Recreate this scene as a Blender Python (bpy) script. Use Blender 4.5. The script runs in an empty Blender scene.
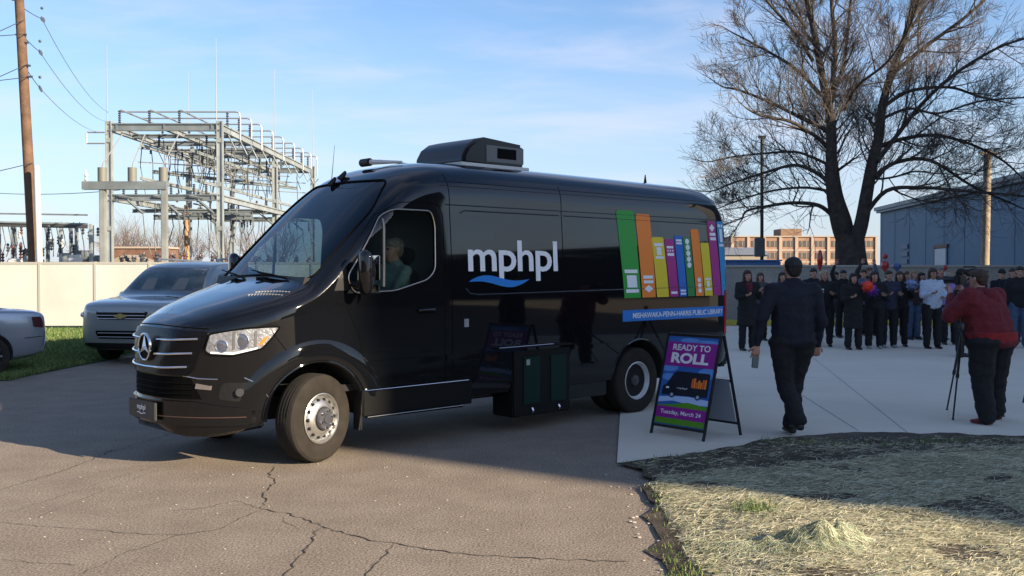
import bpy, bmesh, math, random
from mathutils import Vector, Matrix, Quaternion
from mathutils.bvhtree import BVHTree
from mathutils import noise as mn
R = math.radians
random.seed(7)
scene = bpy.context.scene
COL = scene.collection
V = Vector

# ------------------------------------------------------------------ materials
MATS = {}
def mat(name, col, rough=.6, metal=0., noise=None, bump=None, coat=0., spec=.5, emit=None, coords='Object'):
    """noise=(scale, amount, detail) varies the base colour; bump=(scale, strength, distance)"""
    if name in MATS: return MATS[name]
    m = bpy.data.materials.new(name); m.use_nodes = True
    nt = m.node_tree; b = nt.nodes['Principled BSDF']
    b.inputs['Base Color'].default_value = (*col, 1)
    b.inputs['Roughness'].default_value = rough
    b.inputs['Metallic'].default_value = metal
    b.inputs['Coat Weight'].default_value = coat
    b.inputs['Coat Roughness'].default_value = .03
    if coat == .9: b.inputs['Coat IOR'].default_value = 1.52
    b.inputs['Specular IOR Level'].default_value = spec
    tc = nt.nodes.new('ShaderNodeTexCoord')
    if noise:
        n = nt.nodes.new('ShaderNodeTexNoise'); n.inputs['Scale'].default_value = noise[0]
        n.inputs['Detail'].default_value = noise[2] if len(noise) > 2 else 5
        nt.links.new(tc.outputs[coords], n.inputs['Vector'])
        r = nt.nodes.new('ShaderNodeMapRange'); r.inputs[1].default_value = .3; r.inputs[2].default_value = .7
        r.inputs[3].default_value = 1-noise[1]; r.inputs[4].default_value = 1+noise[1]
        nt.links.new(n.outputs['Fac'], r.inputs[0])
        mx = nt.nodes.new('ShaderNodeVectorMath'); mx.operation = 'SCALE'
        mx.inputs[0].default_value = col; nt.links.new(r.outputs[0], mx.inputs['Scale'])
        nt.links.new(mx.outputs[0], b.inputs['Base Color'])
    if bump:
        n2 = nt.nodes.new('ShaderNodeTexNoise'); n2.inputs['Scale'].default_value = bump[0]; n2.inputs['Detail'].default_value = 6
        if name == 'black_paint':      # pressed steel waves run along the body
            mq = nt.nodes.new('ShaderNodeMapping'); mq.inputs['Scale'].default_value = (.35, 1, 2.6); nt.links.new(tc.outputs[coords], mq.inputs[0]); nt.links.new(mq.outputs[0], n2.inputs['Vector']); n2.inputs['Detail'].default_value = 3
        else: nt.links.new(tc.outputs[coords], n2.inputs['Vector'])
        bp = nt.nodes.new('ShaderNodeBump'); bp.inputs['Strength'].default_value = bump[1]
        bp.inputs['Distance'].default_value = bump[2] if len(bump) > 2 else .01
        nt.links.new(n2.outputs['Fac'], bp.inputs['Height']); nt.links.new(bp.outputs[0], b.inputs['Normal'])
    if emit:
        b.inputs['Emission Color'].default_value = (*emit[0], 1); b.inputs['Emission Strength'].default_value = emit[1]
    MATS[name] = m
    return m

def glass(name, tint, refl_rough=.01, alpha_tint=None):
    if name in MATS: return MATS[name]
    m = bpy.data.materials.new(name); m.use_nodes = True
    nt = m.node_tree; nt.nodes.remove(nt.nodes['Principled BSDF']); out = nt.nodes['Material Output']
    t = nt.nodes.new('ShaderNodeBsdfTransparent'); t.inputs[0].default_value = (*tint, 1)
    g = nt.nodes.new('ShaderNodeBsdfGlossy'); g.inputs['Roughness'].default_value = refl_rough
    fr = nt.nodes.new('ShaderNodeFresnel'); fr.inputs[0].default_value = 1.6
    mx = nt.nodes.new('ShaderNodeMixShader')
    nt.links.new(fr.outputs[0], mx.inputs[0]); nt.links.new(t.outputs[0], mx.inputs[1]); nt.links.new(g.outputs[0], mx.inputs[2])
    nt.links.new(mx.outputs[0], out.inputs[0]); MATS[name] = m
    return m

# ------------------------------------------------------------------ mesh builder
class MB:
    def __init__(s): s.v = []; s.f = []; s.mi = []; s.cur = 0
    def add(s, vs, fs):
        o = len(s.v); s.v += [tuple(p) for p in vs]
        for f in fs: s.f.append(tuple(i+o for i in f)); s.mi.append(s.cur)
        return s
    def box(s, c, size, rot=None):
        hx, hy, hz = size[0]/2, size[1]/2, size[2]/2
        P = [V((x, y, z)) for x in (-hx, hx) for y in (-hy, hy) for z in (-hz, hz)]
        if rot is not None: P = [rot @ p for p in P]
        P = [p+V(c) for p in P]
        return s.add(P, [(0,1,3,2), (4,6,7,5), (0,4,5,1), (2,3,7,6), (0,2,6,4), (1,5,7,3)])
    def bar(s, a, b, wd, ht, up=(0,0,1)):
        a = V(a); b = V(b); d = (b-a); L = d.length; d.normalize()
        u = V(up); 
        if abs(d.dot(u)) > .99: u = V((0,1,0))
        r = d.cross(u).normalized(); u = r.cross(d)
        M = Matrix((d, r, u)).transposed()
        return s.box((a+b)/2, (L, wd, ht), M)
    def tube(s, pts, r, n=8, r2=None, cap=True, rs=None):
        pts = [V(p) for p in pts]; k = len(pts)
        if k < 2: return s
        if rs is None: rs = [r + ((r2-r)*i/(k-1) if r2 is not None else 0) for i in range(k)]
        vs = []; prev = None
        for i, p in enumerate(pts):
            d = (pts[min(i+1, k-1)]-pts[max(i-1, 0)])
            if d.length < 1e-9: d = V((0,0,1))
            d.normalize()
            if prev is None:
                a = V((0,0,1)) if abs(d.z) < .9 else V((1,0,0))
                u = d.cross(a).normalized()
            else:
                u = prev-d*prev.dot(d)
                if u.length < 1e-6: u = d.orthogonal()
                u.normalize()
            prev = u; w = d.cross(u)
            for j in range(n):
                t = 2*math.pi*j/n
                vs.append(p+(u*math.cos(t)+w*math.sin(t))*rs[i])
        fs = [(i*n+j, i*n+(j+1) % n, (i+1)*n+(j+1) % n, (i+1)*n+j) for i in range(k-1) for j in range(n)]
        if cap and n > 2: fs += [tuple(range(n-1, -1, -1)), tuple((k-1)*n+j for j in range(n))]
        return s.add(vs, fs)
    def cyl(s, a, b, r, n=16, r2=None): return s.tube([a, b], r, n, r2)
    def lathe(s, prof, c=(0,0,0), axis='Z', n=32, closed=False, cap=True):
        """prof: (radius, height) list, revolved about axis through c"""
        vs = []
        for (r, h) in prof:
            for j in range(n):
                t = 2*math.pi*j/n; x, y = r*math.cos(t), r*math.sin(t)
                p = {'Z': (x, y, h), 'Y': (x, h, y), 'X': (h, x, y)}[axis]
                vs.append(V(p)+V(c))
        k = len(prof)
        fs = [(i*n+j, i*n+(j+1) % n, (i+1)*n+(j+1) % n, (i+1)*n+j) for i in range(k-1) for j in range(n)]
        if closed: fs += [((k-1)*n+j, (k-1)*n+(j+1) % n, (j+1) % n, j) for j in range(n)]
        elif cap:
            if prof[0][0] > 1e-5: fs.append(tuple(range(n-1, -1, -1)))
            if prof[-1][0] > 1e-5: fs.append(tuple((k-1)*n+j for j in range(n)))
        return s.add(vs, fs)
    def sphere(s, c, r, n=12, m=8):
        rx, ry, rz = r if hasattr(r, '__len__') else (r, r, r)
        vs = [V(c)+V((0,0,-rz))]
        for i in range(1, m):
            p = -math.pi/2+math.pi*i/m
            for j in range(n):
                t = 2*math.pi*j/n
                vs.append(V(c)+V((rx*math.cos(p)*math.cos(t), ry*math.cos(p)*math.sin(t), rz*math.sin(p))))
        vs.append(V(c)+V((0,0,rz)))
        fs = [(0, 1+(j+1) % n, 1+j) for j in range(n)]
        for i in range(m-2):
            for j in range(n): fs.append((1+i*n+j, 1+i*n+(j+1) % n, 1+(i+1)*n+(j+1) % n, 1+(i+1)*n+j))
        L = len(vs)-1; o = 1+(m-2)*n
        fs += [(o+j, o+(j+1) % n, L) for j in range(n)]
        return s.add(vs, fs)
    def hull(s, blobs):
        """convex hull of ellipsoids: [(centre, radius or radii), ...]"""
        bm = bmesh.new()
        for c, r in blobs:
            rr = r if hasattr(r, '__len__') else (r, r, r)
            for i in range(7):
                p = -math.pi/2+math.pi*i/6
                for j in range(10 if 0 < i < 6 else 1):
                    t = 2*math.pi*j/10
                    bm.verts.new((c[0]+rr[0]*math.cos(p)*math.cos(t), c[1]+rr[1]*math.cos(p)*math.sin(t), c[2]+rr[2]*math.sin(p)))
        res = bmesh.ops.convex_hull(bm, input=bm.verts)
        bad = [e for e in res['geom_interior'] if isinstance(e, bmesh.types.BMVert)]
        bad += [e for e in res['geom_unused'] if isinstance(e, bmesh.types.BMVert)]
        bmesh.ops.delete(bm, geom=list(set(bad)), context='VERTS')
        bm.verts.ensure_lookup_table(); bm.verts.index_update()
        s.add([v.co.copy() for v in bm.verts], [tuple(v.index for v in f.verts) for f in bm.faces]); bm.free()
        return s
    def prism(s, poly, a, b, axis='Y'):
        """polygon in the two other axes extruded along axis from a to b"""
        def P(u, v, w): return {'Y': (u, w, v), 'X': (w, u, v), 'Z': (u, v, w)}[axis]
        n = len(poly)
        vs = [P(u, v, a) for u, v in poly]+[P(u, v, b) for u, v in poly]
        fs = [tuple(range(n)), tuple(range(2*n-1, n-1, -1))]+[(i, i+n, (i+1) % n+n, (i+1) % n) for i in range(n)]
        return s.add(vs, fs)
    def build(s, name, m, parent=None, smooth=False, sharp=40, bevel=0):
        me = bpy.data.meshes.new(name); me.from_pydata(s.v, [], s.f)
        ml = m if isinstance(m, (list, tuple)) else [m]
        for q in ml: me.materials.append(q)
        if len(ml) > 1: me.polygons.foreach_set('material_index', s.mi)
        bm = bmesh.new(); bm.from_mesh(me); bmesh.ops.recalc_face_normals(bm, faces=bm.faces)
        if bevel:
            es = [e for e in bm.edges if len(e.link_faces) == 2 and e.calc_face_angle(0) > .6]
            bmesh.ops.bevel(bm, geom=es, offset=bevel, segments=2, affect='EDGES', clamp_overlap=True)
        bm.to_mesh(me); bm.free()
        if smooth:
            me.shade_smooth(); me.set_sharp_from_angle(angle=R(sharp))
        o = bpy.data.objects.new(name, me); COL.objects.link(o); o.parent = parent
        return o

def thing(name, label, cat, loc=(0,0,0), rz=0, group=None):
    o = bpy.data.objects.new(name, None); COL.objects.link(o); o.empty_display_size = .2
    o.location = loc; o.rotation_euler = (0, 0, rz); o['label'] = label; o['category'] = cat
    if group: o['group'] = group
    return o
def tag(o, label, cat, group=None):
    o['label'] = label; o['category'] = cat
    if group: o['group'] = group
    return o
def struct(o, kind='structure'): o['kind'] = kind; return o
def copy_tree(o, parent=None):
    c = o.copy(); COL.objects.link(c); c.parent = parent
    for ch in [k for k in bpy.data.objects if k.parent == o]: copy_tree(ch, c)
    return c
def evaluated(o):
    """apply the modifiers of o to its mesh"""
    dg = bpy.context.evaluated_depsgraph_get(); dg.update()
    me = bpy.data.meshes.new_from_object(o.evaluated_get(dg))
    o.modifiers.clear(); o.data = me
    return o
def text_mesh(txt, size, offset=0., spacing=1., align='LEFT'):
    c = bpy.data.curves.new('lettering', 'FONT'); c.body = txt; c.size = size; c.offset = offset
    c.space_character = spacing; c.align_x = align; c.resolution_u = 4
    o = bpy.data.objects.new('lettering', c); COL.objects.link(o)
    dg = bpy.context.evaluated_depsgraph_get(); dg.update()
    me = bpy.data.meshes.new_from_object(o.evaluated_get(dg))
    vs = [tuple(v.co) for v in me.vertices]; fs = [tuple(p.vertices) for p in me.polygons]
    bpy.data.objects.remove(o); bpy.data.meshes.remove(me)
    return vs, fs
def fit_text(txt, x0, x1, y0, y1, offset=0., spacing=1.):
    """lettering whose outline fills the rectangle"""
    vs, fs = text_mesh(txt, 1., offset, spacing)
    ax = min(v[0] for v in vs); bx = max(v[0] for v in vs); ay = min(v[1] for v in vs); by = max(v[1] for v in vs)
    return [((v[0]-ax)/(bx-ax)*(x1-x0)+x0, (v[1]-ay)/(by-ay)*(y1-y0)+y0) for v in vs], fs
def lerp(tab, x):
    if x <= tab[0][0]: return tab[0][1:]
    for a, b in zip(tab, tab[1:]):
        if x <= b[0]:
            t = (x-a[0])/(b[0]-a[0]); t = t*t*(3-2*t) if False else t
            return tuple(p+(q-p)*t for p, q in zip(a[1:], b[1:]))
    return tab[-1][1:]

# ------------------------------------------------------------------ camera
F = 1000.; EYE = 1.69; PITCH = math.atan(19/1000)
cam = bpy.data.cameras.new('camera'); co = bpy.data.objects.new('camera', cam); COL.objects.link(co)
cam.sensor_width = 36; cam.lens = 36*F/1024; cam.clip_end = 5000; cam.clip_start = .05
co.location = (0, 0, EYE); co.rotation_euler = (math.pi/2-PITCH, 0, 0); scene.camera = co
def ray(px, py):
    x = (px-512)/F; y = -(py-288)/F
    return V((x, math.cos(PITCH)+y*math.sin(PITCH), -math.sin(PITCH)+y*math.cos(PITCH)))
def at(px, py, Y):
    """world point seen at the pixel, on the plane y = Y"""
    d = ray(px, py); return V((0, 0, EYE))+d*(Y/d.y)
def gnd(px, py, z=0.):
    d = ray(px, py); return V((0, 0, EYE))+d*((z-EYE)/d.z)

# ------------------------------------------------------------------ sun and sky
SUN_EL = 22.; SA = V((.835, -.55, 0)).normalized()
sdir = V((SA.x*math.cos(R(SUN_EL)), SA.y*math.cos(R(SUN_EL)), math.sin(R(SUN_EL))))
sl = bpy.data.lights.new('sun', 'SUN'); sl.energy = 5.; sl.angle = R(.5); sl.color = (1., .84, .62)
so = bpy.data.objects.new('sun', sl); COL.objects.link(so); so.rotation_euler = sdir.to_track_quat('Z', 'Y').to_euler()
wd = bpy.data.worlds.new('World'); scene.world = wd; wd.use_nodes = True
nt = wd.node_tree; bg = nt.nodes['Background']; bg.inputs[1].default_value = .078
sky = nt.nodes.new('ShaderNodeTexSky'); sky.sky_type = 'NISHITA'; sky.sun_disc = False
sky.sun_elevation = R(SUN_EL); sky.sun_rotation = math.atan2(SA.x, SA.y); sky.air_density = 1.0; sky.dust_density = .6; sky.ozone_density = 1.5
tc = nt.nodes.new('ShaderNodeTexCoord'); sp = nt.nodes.new('ShaderNodeSeparateXYZ'); nt.links.new(tc.outputs['Generated'], sp.inputs[0])
# thin high cloud: direction divided by height gives a flat cloud sheet
ad = nt.nodes.new('ShaderNodeMath'); ad.operation = 'ADD'; ad.inputs[1].default_value = .16; nt.links.new(sp.outputs[2], ad.inputs[0])
dv = []
for k in (0, 1):
    q = nt.nodes.new('ShaderNodeMath'); q.operation = 'DIVIDE'; nt.links.new(sp.outputs[k], q.inputs[0]); nt.links.new(ad.outputs[0], q.inputs[1]); dv.append(q)
cb = nt.nodes.new('ShaderNodeCombineXYZ'); nt.links.new(dv[0].outputs[0], cb.inputs[0]); nt.links.new(dv[1].outputs[0], cb.inputs[1])
mp = nt.nodes.new('ShaderNodeMapping'); mp.inputs['Scale'].default_value = (.8, 1.5, 1); mp.inputs['Location'].default_value = (3.1, 1.7, 0)
mp.inputs['Rotation'].default_value = (0, 0, R(-12))
nt.links.new(cb.outputs[0], mp.inputs[0])
cn = nt.nodes.new('ShaderNodeTexNoise'); cn.inputs['Scale'].default_value = 1.5; cn.inputs['Detail'].default_value = 8; cn.inputs['Roughness'].default_value = .55
cn.inputs['Distortion'].default_value = .4
nt.links.new(mp.outputs[0], cn.inputs['Vector'])
cr = nt.nodes.new('ShaderNodeMapRange'); cr.interpolation_type = 'SMOOTHSTEP'
cr.inputs[1].default_value = .42; cr.inputs[2].default_value = .70; cr.inputs[3].default_value = 0; cr.inputs[4].default_value = .38
nt.links.new(cn.outputs['Fac'], cr.inputs[0])
mxc = nt.nodes.new('ShaderNodeMix'); mxc.data_type = 'RGBA'; mxc.inputs[7].default_value = (5.3, 5.2, 6.0, 1)
gain = nt.nodes.new('ShaderNodeMix'); gain.data_type = 'RGBA'; gain.blend_type = 'MULTIPLY'; gain.inputs[0].default_value = 1; gain.inputs[7].default_value = (.82, .99, 1.20, 1)
nt.links.new(sky.outputs[0], gain.inputs[6])
hz = nt.nodes.new('ShaderNodeMapRange'); hz.interpolation_type = 'SMOOTHSTEP'
hz.inputs[1].default_value = .30; hz.inputs[2].default_value = -.02; hz.inputs[3].default_value = 0; hz.inputs[4].default_value = .62; nt.links.new(sp.outputs[2], hz.inputs[0])
hzm = nt.nodes.new('ShaderNodeMix'); hzm.data_type = 'RGBA'; hzm.inputs[7].default_value = (3.9, 4.25, 5.2, 1); nt.links.new(hz.outputs[0], hzm.inputs[0])
nt.links.new(gain.outputs[2], hzm.inputs[6])
nt.links.new(cr.outputs[0], mxc.inputs[0]); nt.links.new(hzm.outputs[2], mxc.inputs[6]); nt.links.new(mxc.outputs[2], bg.inputs[0])
scene.view_settings.view_transform = 'Standard'; scene.view_settings.look = 'None'
scene.view_settings.exposure = 1.15; scene.view_settings.gamma = 1
scene.render.engine = 'CYCLES'
# ------------------------------------------------------------------ the van
M_paint = mat('black_paint', (.004, .0043, .0055), .07, coat=.9, spec=.05, bump=(2.4, .16, .012))
M_plas = mat('black_plastic', (.010, .010, .011), .45, spec=.3, noise=(30, .2), bump=(180, .15, .002))
M_under = mat('underbody', (.012, .012, .012), .9)
M_rub = mat('rubber', (.024, .020, .016), .85, spec=.25, noise=(9, .25), bump=(60, .2, .002))
M_steel = mat('silver_rim', (.52, .51, .49), .33, .85, noise=(14, .12))
M_chrome = mat('chrome', (.75, .75, .76), .12, 1.)
M_hub = mat('hub_grey', (.10, .10, .11), .45, .6)
M_glass = glass('tinted_glass', (.72, .82, .78))
M_ws = glass('windscreen_glass', (.17, .24, .29))
M_seam = mat('seam', (.002, .002, .002), .7, spec=.1)
M_white = mat('white_vinyl', (.78, .79, .82), .4)
M_red = mat('red_lens', (.45, .01, .012), .2, coat=.6)
M_orange = mat('orange_lens', (.8, .2, .03), .25)
UV_ = V((.7256, .6881, 0)).normalized()
VAN_O = V((-1.681, 8.67, 0))-UV_*1.04+V((-UV_.y, UV_.x, 0))*.98
VAN_A = math.atan2(UV_.y, UV_.x)
van = thing('library_van', 'black high roof library van with colourful book spines along its side', 'van', VAN_O, VAN_A)

ST = [  # x, half width, crown z, shoulder z, bottom z, exponent
 (-.05, .12, .70, .66, .44, 2.4), (-.035, .22, .90, .84, .37, 2.4), (-.01, .32, 1.06, .97, .33, 2.4), (.02, .40, 1.17, 1.05, .30, 2.5), (.05, .455, 1.225, 1.09, .29, 2.5),
 (.09, .52, 1.255, 1.11, .28, 2.6), (.14, .59, 1.285, 1.12, .28, 2.6), (.22, .68, 1.32, 1.13, .28, 2.6), (.35, .785, 1.375, 1.16, .30, 2.8), (.5, .872, 1.43, 1.20, .33, 2.8), (.66, .94, 1.485, 1.25, .35, 2.9),
 (.85, .978, 1.545, 1.31, .38, 3.0), (1.0, .984, 1.60, 1.38, .40, 3.0), (1.1, .986, 1.69, 1.44, .40, 2.9), (1.25, .988, 1.85, 1.56, .40, 2.8), (1.5, .99, 2.10, 1.78, .40, 2.8),
 (1.75, .99, 2.345, 2.0, .40, 2.8), (1.95, .99, 2.525, 2.14, .40, 2.8), (2.12, .99, 2.645, 2.21, .40, 2.9), (2.3, .99, 2.72, 2.25, .40, 3.0), (2.6, .99, 2.775, 2.28, .40, 3.1),
 (3.2, .99, 2.80, 2.29, .40, 3.2), (6.6, .99, 2.78, 2.28, .40, 3.2), (6.95, .985, 2.755, 2.27, .42, 3.2), (7.08, .975, 2.70, 2.25, .45, 3.0),
 (7.17, .955, 2.60, 2.20, .48, 2.8), (7.22, .935, 2.45, 2.1, .50, 2.6), (7.25, .90, 2.25, 1.95, .55, 2.5)]
def smooth_tab(tab, xs):
    """monotone-ish cubic through the stations"""
    out = []
    for x in xs:
        i = max(j for j in range(len(tab)) if tab[j][0] <= x+1e-9); i = min(i, len(tab)-2)
        a, b = tab[i], tab[i+1]; p = tab[max(i-1, 0)]; n = tab[min(i+2, len(tab)-1)]
        h = b[0]-a[0]; t = (x-a[0])/h; row = []
        for k in range(1, 6):
            d = (b[k]-a[k])/h
            dp = (a[k]-p[k])/max(a[0]-p[0], 1e-6) if i > 0 else d
            dn = (n[k]-b[k])/max(n[0]-b[0], 1e-6) if i < len(tab)-2 else d
            m0 = 0 if dp*d <= 0 else 2*dp*d/(dp+d); m1 = 0 if dn*d <= 0 else 2*dn*d/(dn+d)
            row.append((2*t**3-3*t*t+1)*a[k]+(t**3-2*t*t+t)*h*m0+(-2*t**3+3*t*t)*b[k]+(t**3-t*t)*h*m1)
        out.append(row)
    return out
def g_side(z):
    if z < 1.0: return 1-.018*((1-z)/.6)**2
    if z > 1.42: return 1-.062*((z-1.42)/1.1)**1.4
    return 1.
xs = sorted(set([round(s[0], 4) for s in ST if True]+[.1+.05*i for i in range(60)]+[3.1+.14*i for i in range(28)]+[6.98, 7.03, 7.12, 7.2]+[-.045+.012*i for i in range(22)]))
xs = [x for i, x in enumerate(xs) if -.05 <= x <= 7.25]
rows = smooth_tab(ST, xs)
NS, ND = 26, 26
bv = []; ring = None
for x, (hw, zc, ze, zb, n) in zip(xs, rows):
    half = []
    for k in range(3): half.append((hw*g_side(zb)*(.0+.46*k), zb))
    for k in range(NS):
        t = k/(NS-1); z = zb+.03+(ze-zb-.03)*t
        half.append((hw*g_side(z)*(1 if k else .985), z))
    he = hw*g_side(ze)
    for k in range(1, ND+1):
        th = math.pi/2*k/ND
        half.append((he*max(math.cos(th), 0)**(2/n), ze+(zc-ze)*math.sin(th)**(2/n)))
    full = [(-y, z) for y, z in half]+[(y, z) for y, z in half[-2:0:-1]]
    ring = len(full); bv += [(x, y, z) for y, z in full]
bf = [(i*ring+j, i*ring+(j+1) % ring, (i+1)*ring+(j+1) % ring, (i+1)*ring+j) for i in range(len(xs)-1) for j in range(ring)]
bf += [tuple(range(ring)), tuple((len(xs)-1)*ring+j for j in range(ring-1, -1, -1))]
BVH = BVHTree.FromPolygons([V(p) for p in bv], bf)
def side(x, z, off=.003, s=-1):
    h = BVH.ray_cast(V((x, s*3, z)), V((0, -s, 0)))
    y = h[0].y if h[0] else s*.95
    return V((x, y+s*off, z))
def front(y, z, off=.003):
    h = BVH.ray_cast(V((-2, y, z)), V((1, 0, 0)))
    return V(((h[0].x if h[0] else 0.3)-off, y, z))
def corner(a, z, off=.003, s=-1):
    """a runs round the front corner; the ray comes in diagonally"""
    q = math.sqrt(.5); e = V((q, s*q, 0)); d = V((q, -s*q, 0))
    h = BVH.ray_cast(e*a+V((0, 0, z))-d*3, d)
    return (h[0] if h[0] else e*a+V((0, 0, z)))-d*off
def top(x, y, off=.003):
    h = BVH.ray_cast(V((x, y, 5)), V((0, 0, -1)))
    return V((x, y, (h[0].z if h[0] else 1)+off))
def inpoly(p, poly):
    c = False; n = len(poly)
    for i in range(n):
        (x1, y1), (x2, y2) = poly[i], poly[(i+1) % n]
        if (y1 > p[1]) != (y2 > p[1]) and p[0] < (x2-x1)*(p[1]-y1)/(y2-y1)+x1: c = not c
    return c
def round_poly(poly, r, seg=5):
    out = []; n = len(poly)
    for i in range(n):
        p = V(poly[i]).to_2d(); a = V(poly[i-1]).to_2d(); b = V(poly[(i+1) % n]).to_2d()
        da = (a-p); db = (b-p); k = min(r, da.length*.45, db.length*.45); da.normalize(); db.normalize()
        for j in range(seg+1):
            t = j/seg; q = (p+da*k)*(1-t)**2+p*2*t*(1-t)+(p+db*k)*t*t; out.append((q.x, q.y))
    return out
def patch(poly, fn, off, step=.06):
    """fill a 2D polygon with a fine mesh and lay it on the body through fn"""
    bm = bmesh.new(); vs = [bm.verts.new((p[0], p[1], 0)) for p in poly]; bm.faces.new(vs)
    us = [p[0] for p in poly]; ws = [p[1] for p in poly]
    for ax, lo, hi in ((0, min(us), max(us)), (1, min(ws), max(ws))):
        k = int((hi-lo)/step)
        for i in range(1, k+1):
            c = [0, 0, 0]; c[ax] = lo+(hi-lo)*i/(k+1); nn = [0, 0, 0]; nn[ax] = 1
            bmesh.ops.bisect_plane(bm, geom=bm.verts[:]+bm.edges[:]+bm.faces[:], plane_co=c, plane_no=nn)
    bm.verts.index_update()
    out = MB().add([fn(v.co.x, v.co.y, off) for v in bm.verts], [tuple(v.index for v in f.verts) for f in bm.faces]); bm.free()
    return out
def slab(poly, fn, off, th, step=.06):
    """the same with a thickness: outer sheet and a rim going back in"""
    m = patch(poly, fn, off+th, step)
    n = len(poly); 
    dense = []
    for i in range(n):
        a, b = poly[i], poly[(i+1) % n]; k = max(1, int(math.dist(a, b)/step))
        dense += [(a[0]+(b[0]-a[0])*j/k, a[1]+(b[1]-a[1])*j/k) for j in range(k)]
    k = len(dense)
    m.add([fn(p[0], p[1], off+th) for p in dense]+[fn(p[0], p[1], off-.004) for p in dense], [(i, (i+1) % k, (i+1) % k+k, i+k) for i in range(k)])
    return m
def line(pts, fn, r, off=0., n=6, step=.05):
    P = []
    for a, b in zip(pts, pts[1:]):
        k = max(1, int(math.dist(a, b)/step))
        for i in range(k): P.append(fn(a[0]+(b[0]-a[0])*i/k, a[1]+(b[1]-a[1])*i/k, off))
    P.append(fn(pts[-1][0], pts[-1][1], off))
    return MB().tube(P, r, n)
def text_on(txt, rect, fn, off, offset=0., spacing=1.):
    vs, fs = fit_text(txt, *rect, offset=offset, spacing=spacing)
    return MB().add([fn(a, b, off) for a, b in vs], fs)

FAX, RAX, AZ = 1.04, 5.40, .385
WIN = round_poly([(1.33, 1.62), (1.40, 1.475), (1.85, 1.49), (2.24, 1.59), (2.335, 1.68), (2.35, 2.12), (2.31, 2.245), (1.87, 2.245), (1.74, 2.18)], .06)
WS = round_poly([(-.82, 1.60), (0, 1.635), (.82, 1.60), (.80, 2.25), (.64, 2.545), (0, 2.56), (-.64, 2.545), (-.80, 2.25)], .08)
sh = MB().add(bv, bf).build('body', [M_paint, M_under], van)
md = sh.modifiers.new('s', 'SOLIDIFY'); md.thickness = .022; md.offset = -1; md.material_offset = 1
cuts = []
def cutter(mb):
    o = mb.build('cut', M_under); md = sh.modifiers.new('b', 'BOOLEAN'); md.operation = 'DIFFERENCE'; md.object = o; md.solver = 'MANIFOLD'
    o.location = VAN_O; o.rotation_euler = (0, 0, VAN_A); cuts.append(o)
for s in (-1, 1):
    for xx, r in ((FAX, .475), (RAX, .455)):
        cutter(MB().lathe([(r, s*.45), (r, s*1.3)], (xx, 0, AZ+.02), 'Y', 40))
    cutter(MB().prism(WIN, s*.6, s*1.3, 'Y'))
WSX = WS
cutter(MB().prism(WSX, .4, 2.35, 'X'))
evaluated(sh)
for o in cuts: bpy.data.objects.remove(o)
sh.data.shade_smooth(); sh.data.set_sharp_from_angle(angle=R(32))
print('body verts', len(sh.data.vertices))
# windows
gl = patch(WS, front, -.006, .05).build('windscreen', M_ws, van, True)
line([(p[0], p[1]) for p in WS+[WS[0]]], front, .012, .0).build('windscreen_seal', M_seam, gl, True)
for s in (-1, 1):
    fn = (lambda a, b, o, s=s: side(a, b, o, s))
    w = patch(WIN, fn, -.008, .06).build('side_window', M_glass, van, True)
    line(WIN+[WIN[0]], fn, .012, .002).build('window_seal', M_seam, w, True)
    line(WIN+[WIN[0]], fn, .007, .012).build('window_trim', mat('warm_trim', (.50, .42, .34), .25, .85), w, True)
    line([(1.735, 1.53), (1.76, 2.15)], fn, .014, .0).build('window_divider', mat('bronze_trim', (.30, .25, .20), .35, .6), w, True)
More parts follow.
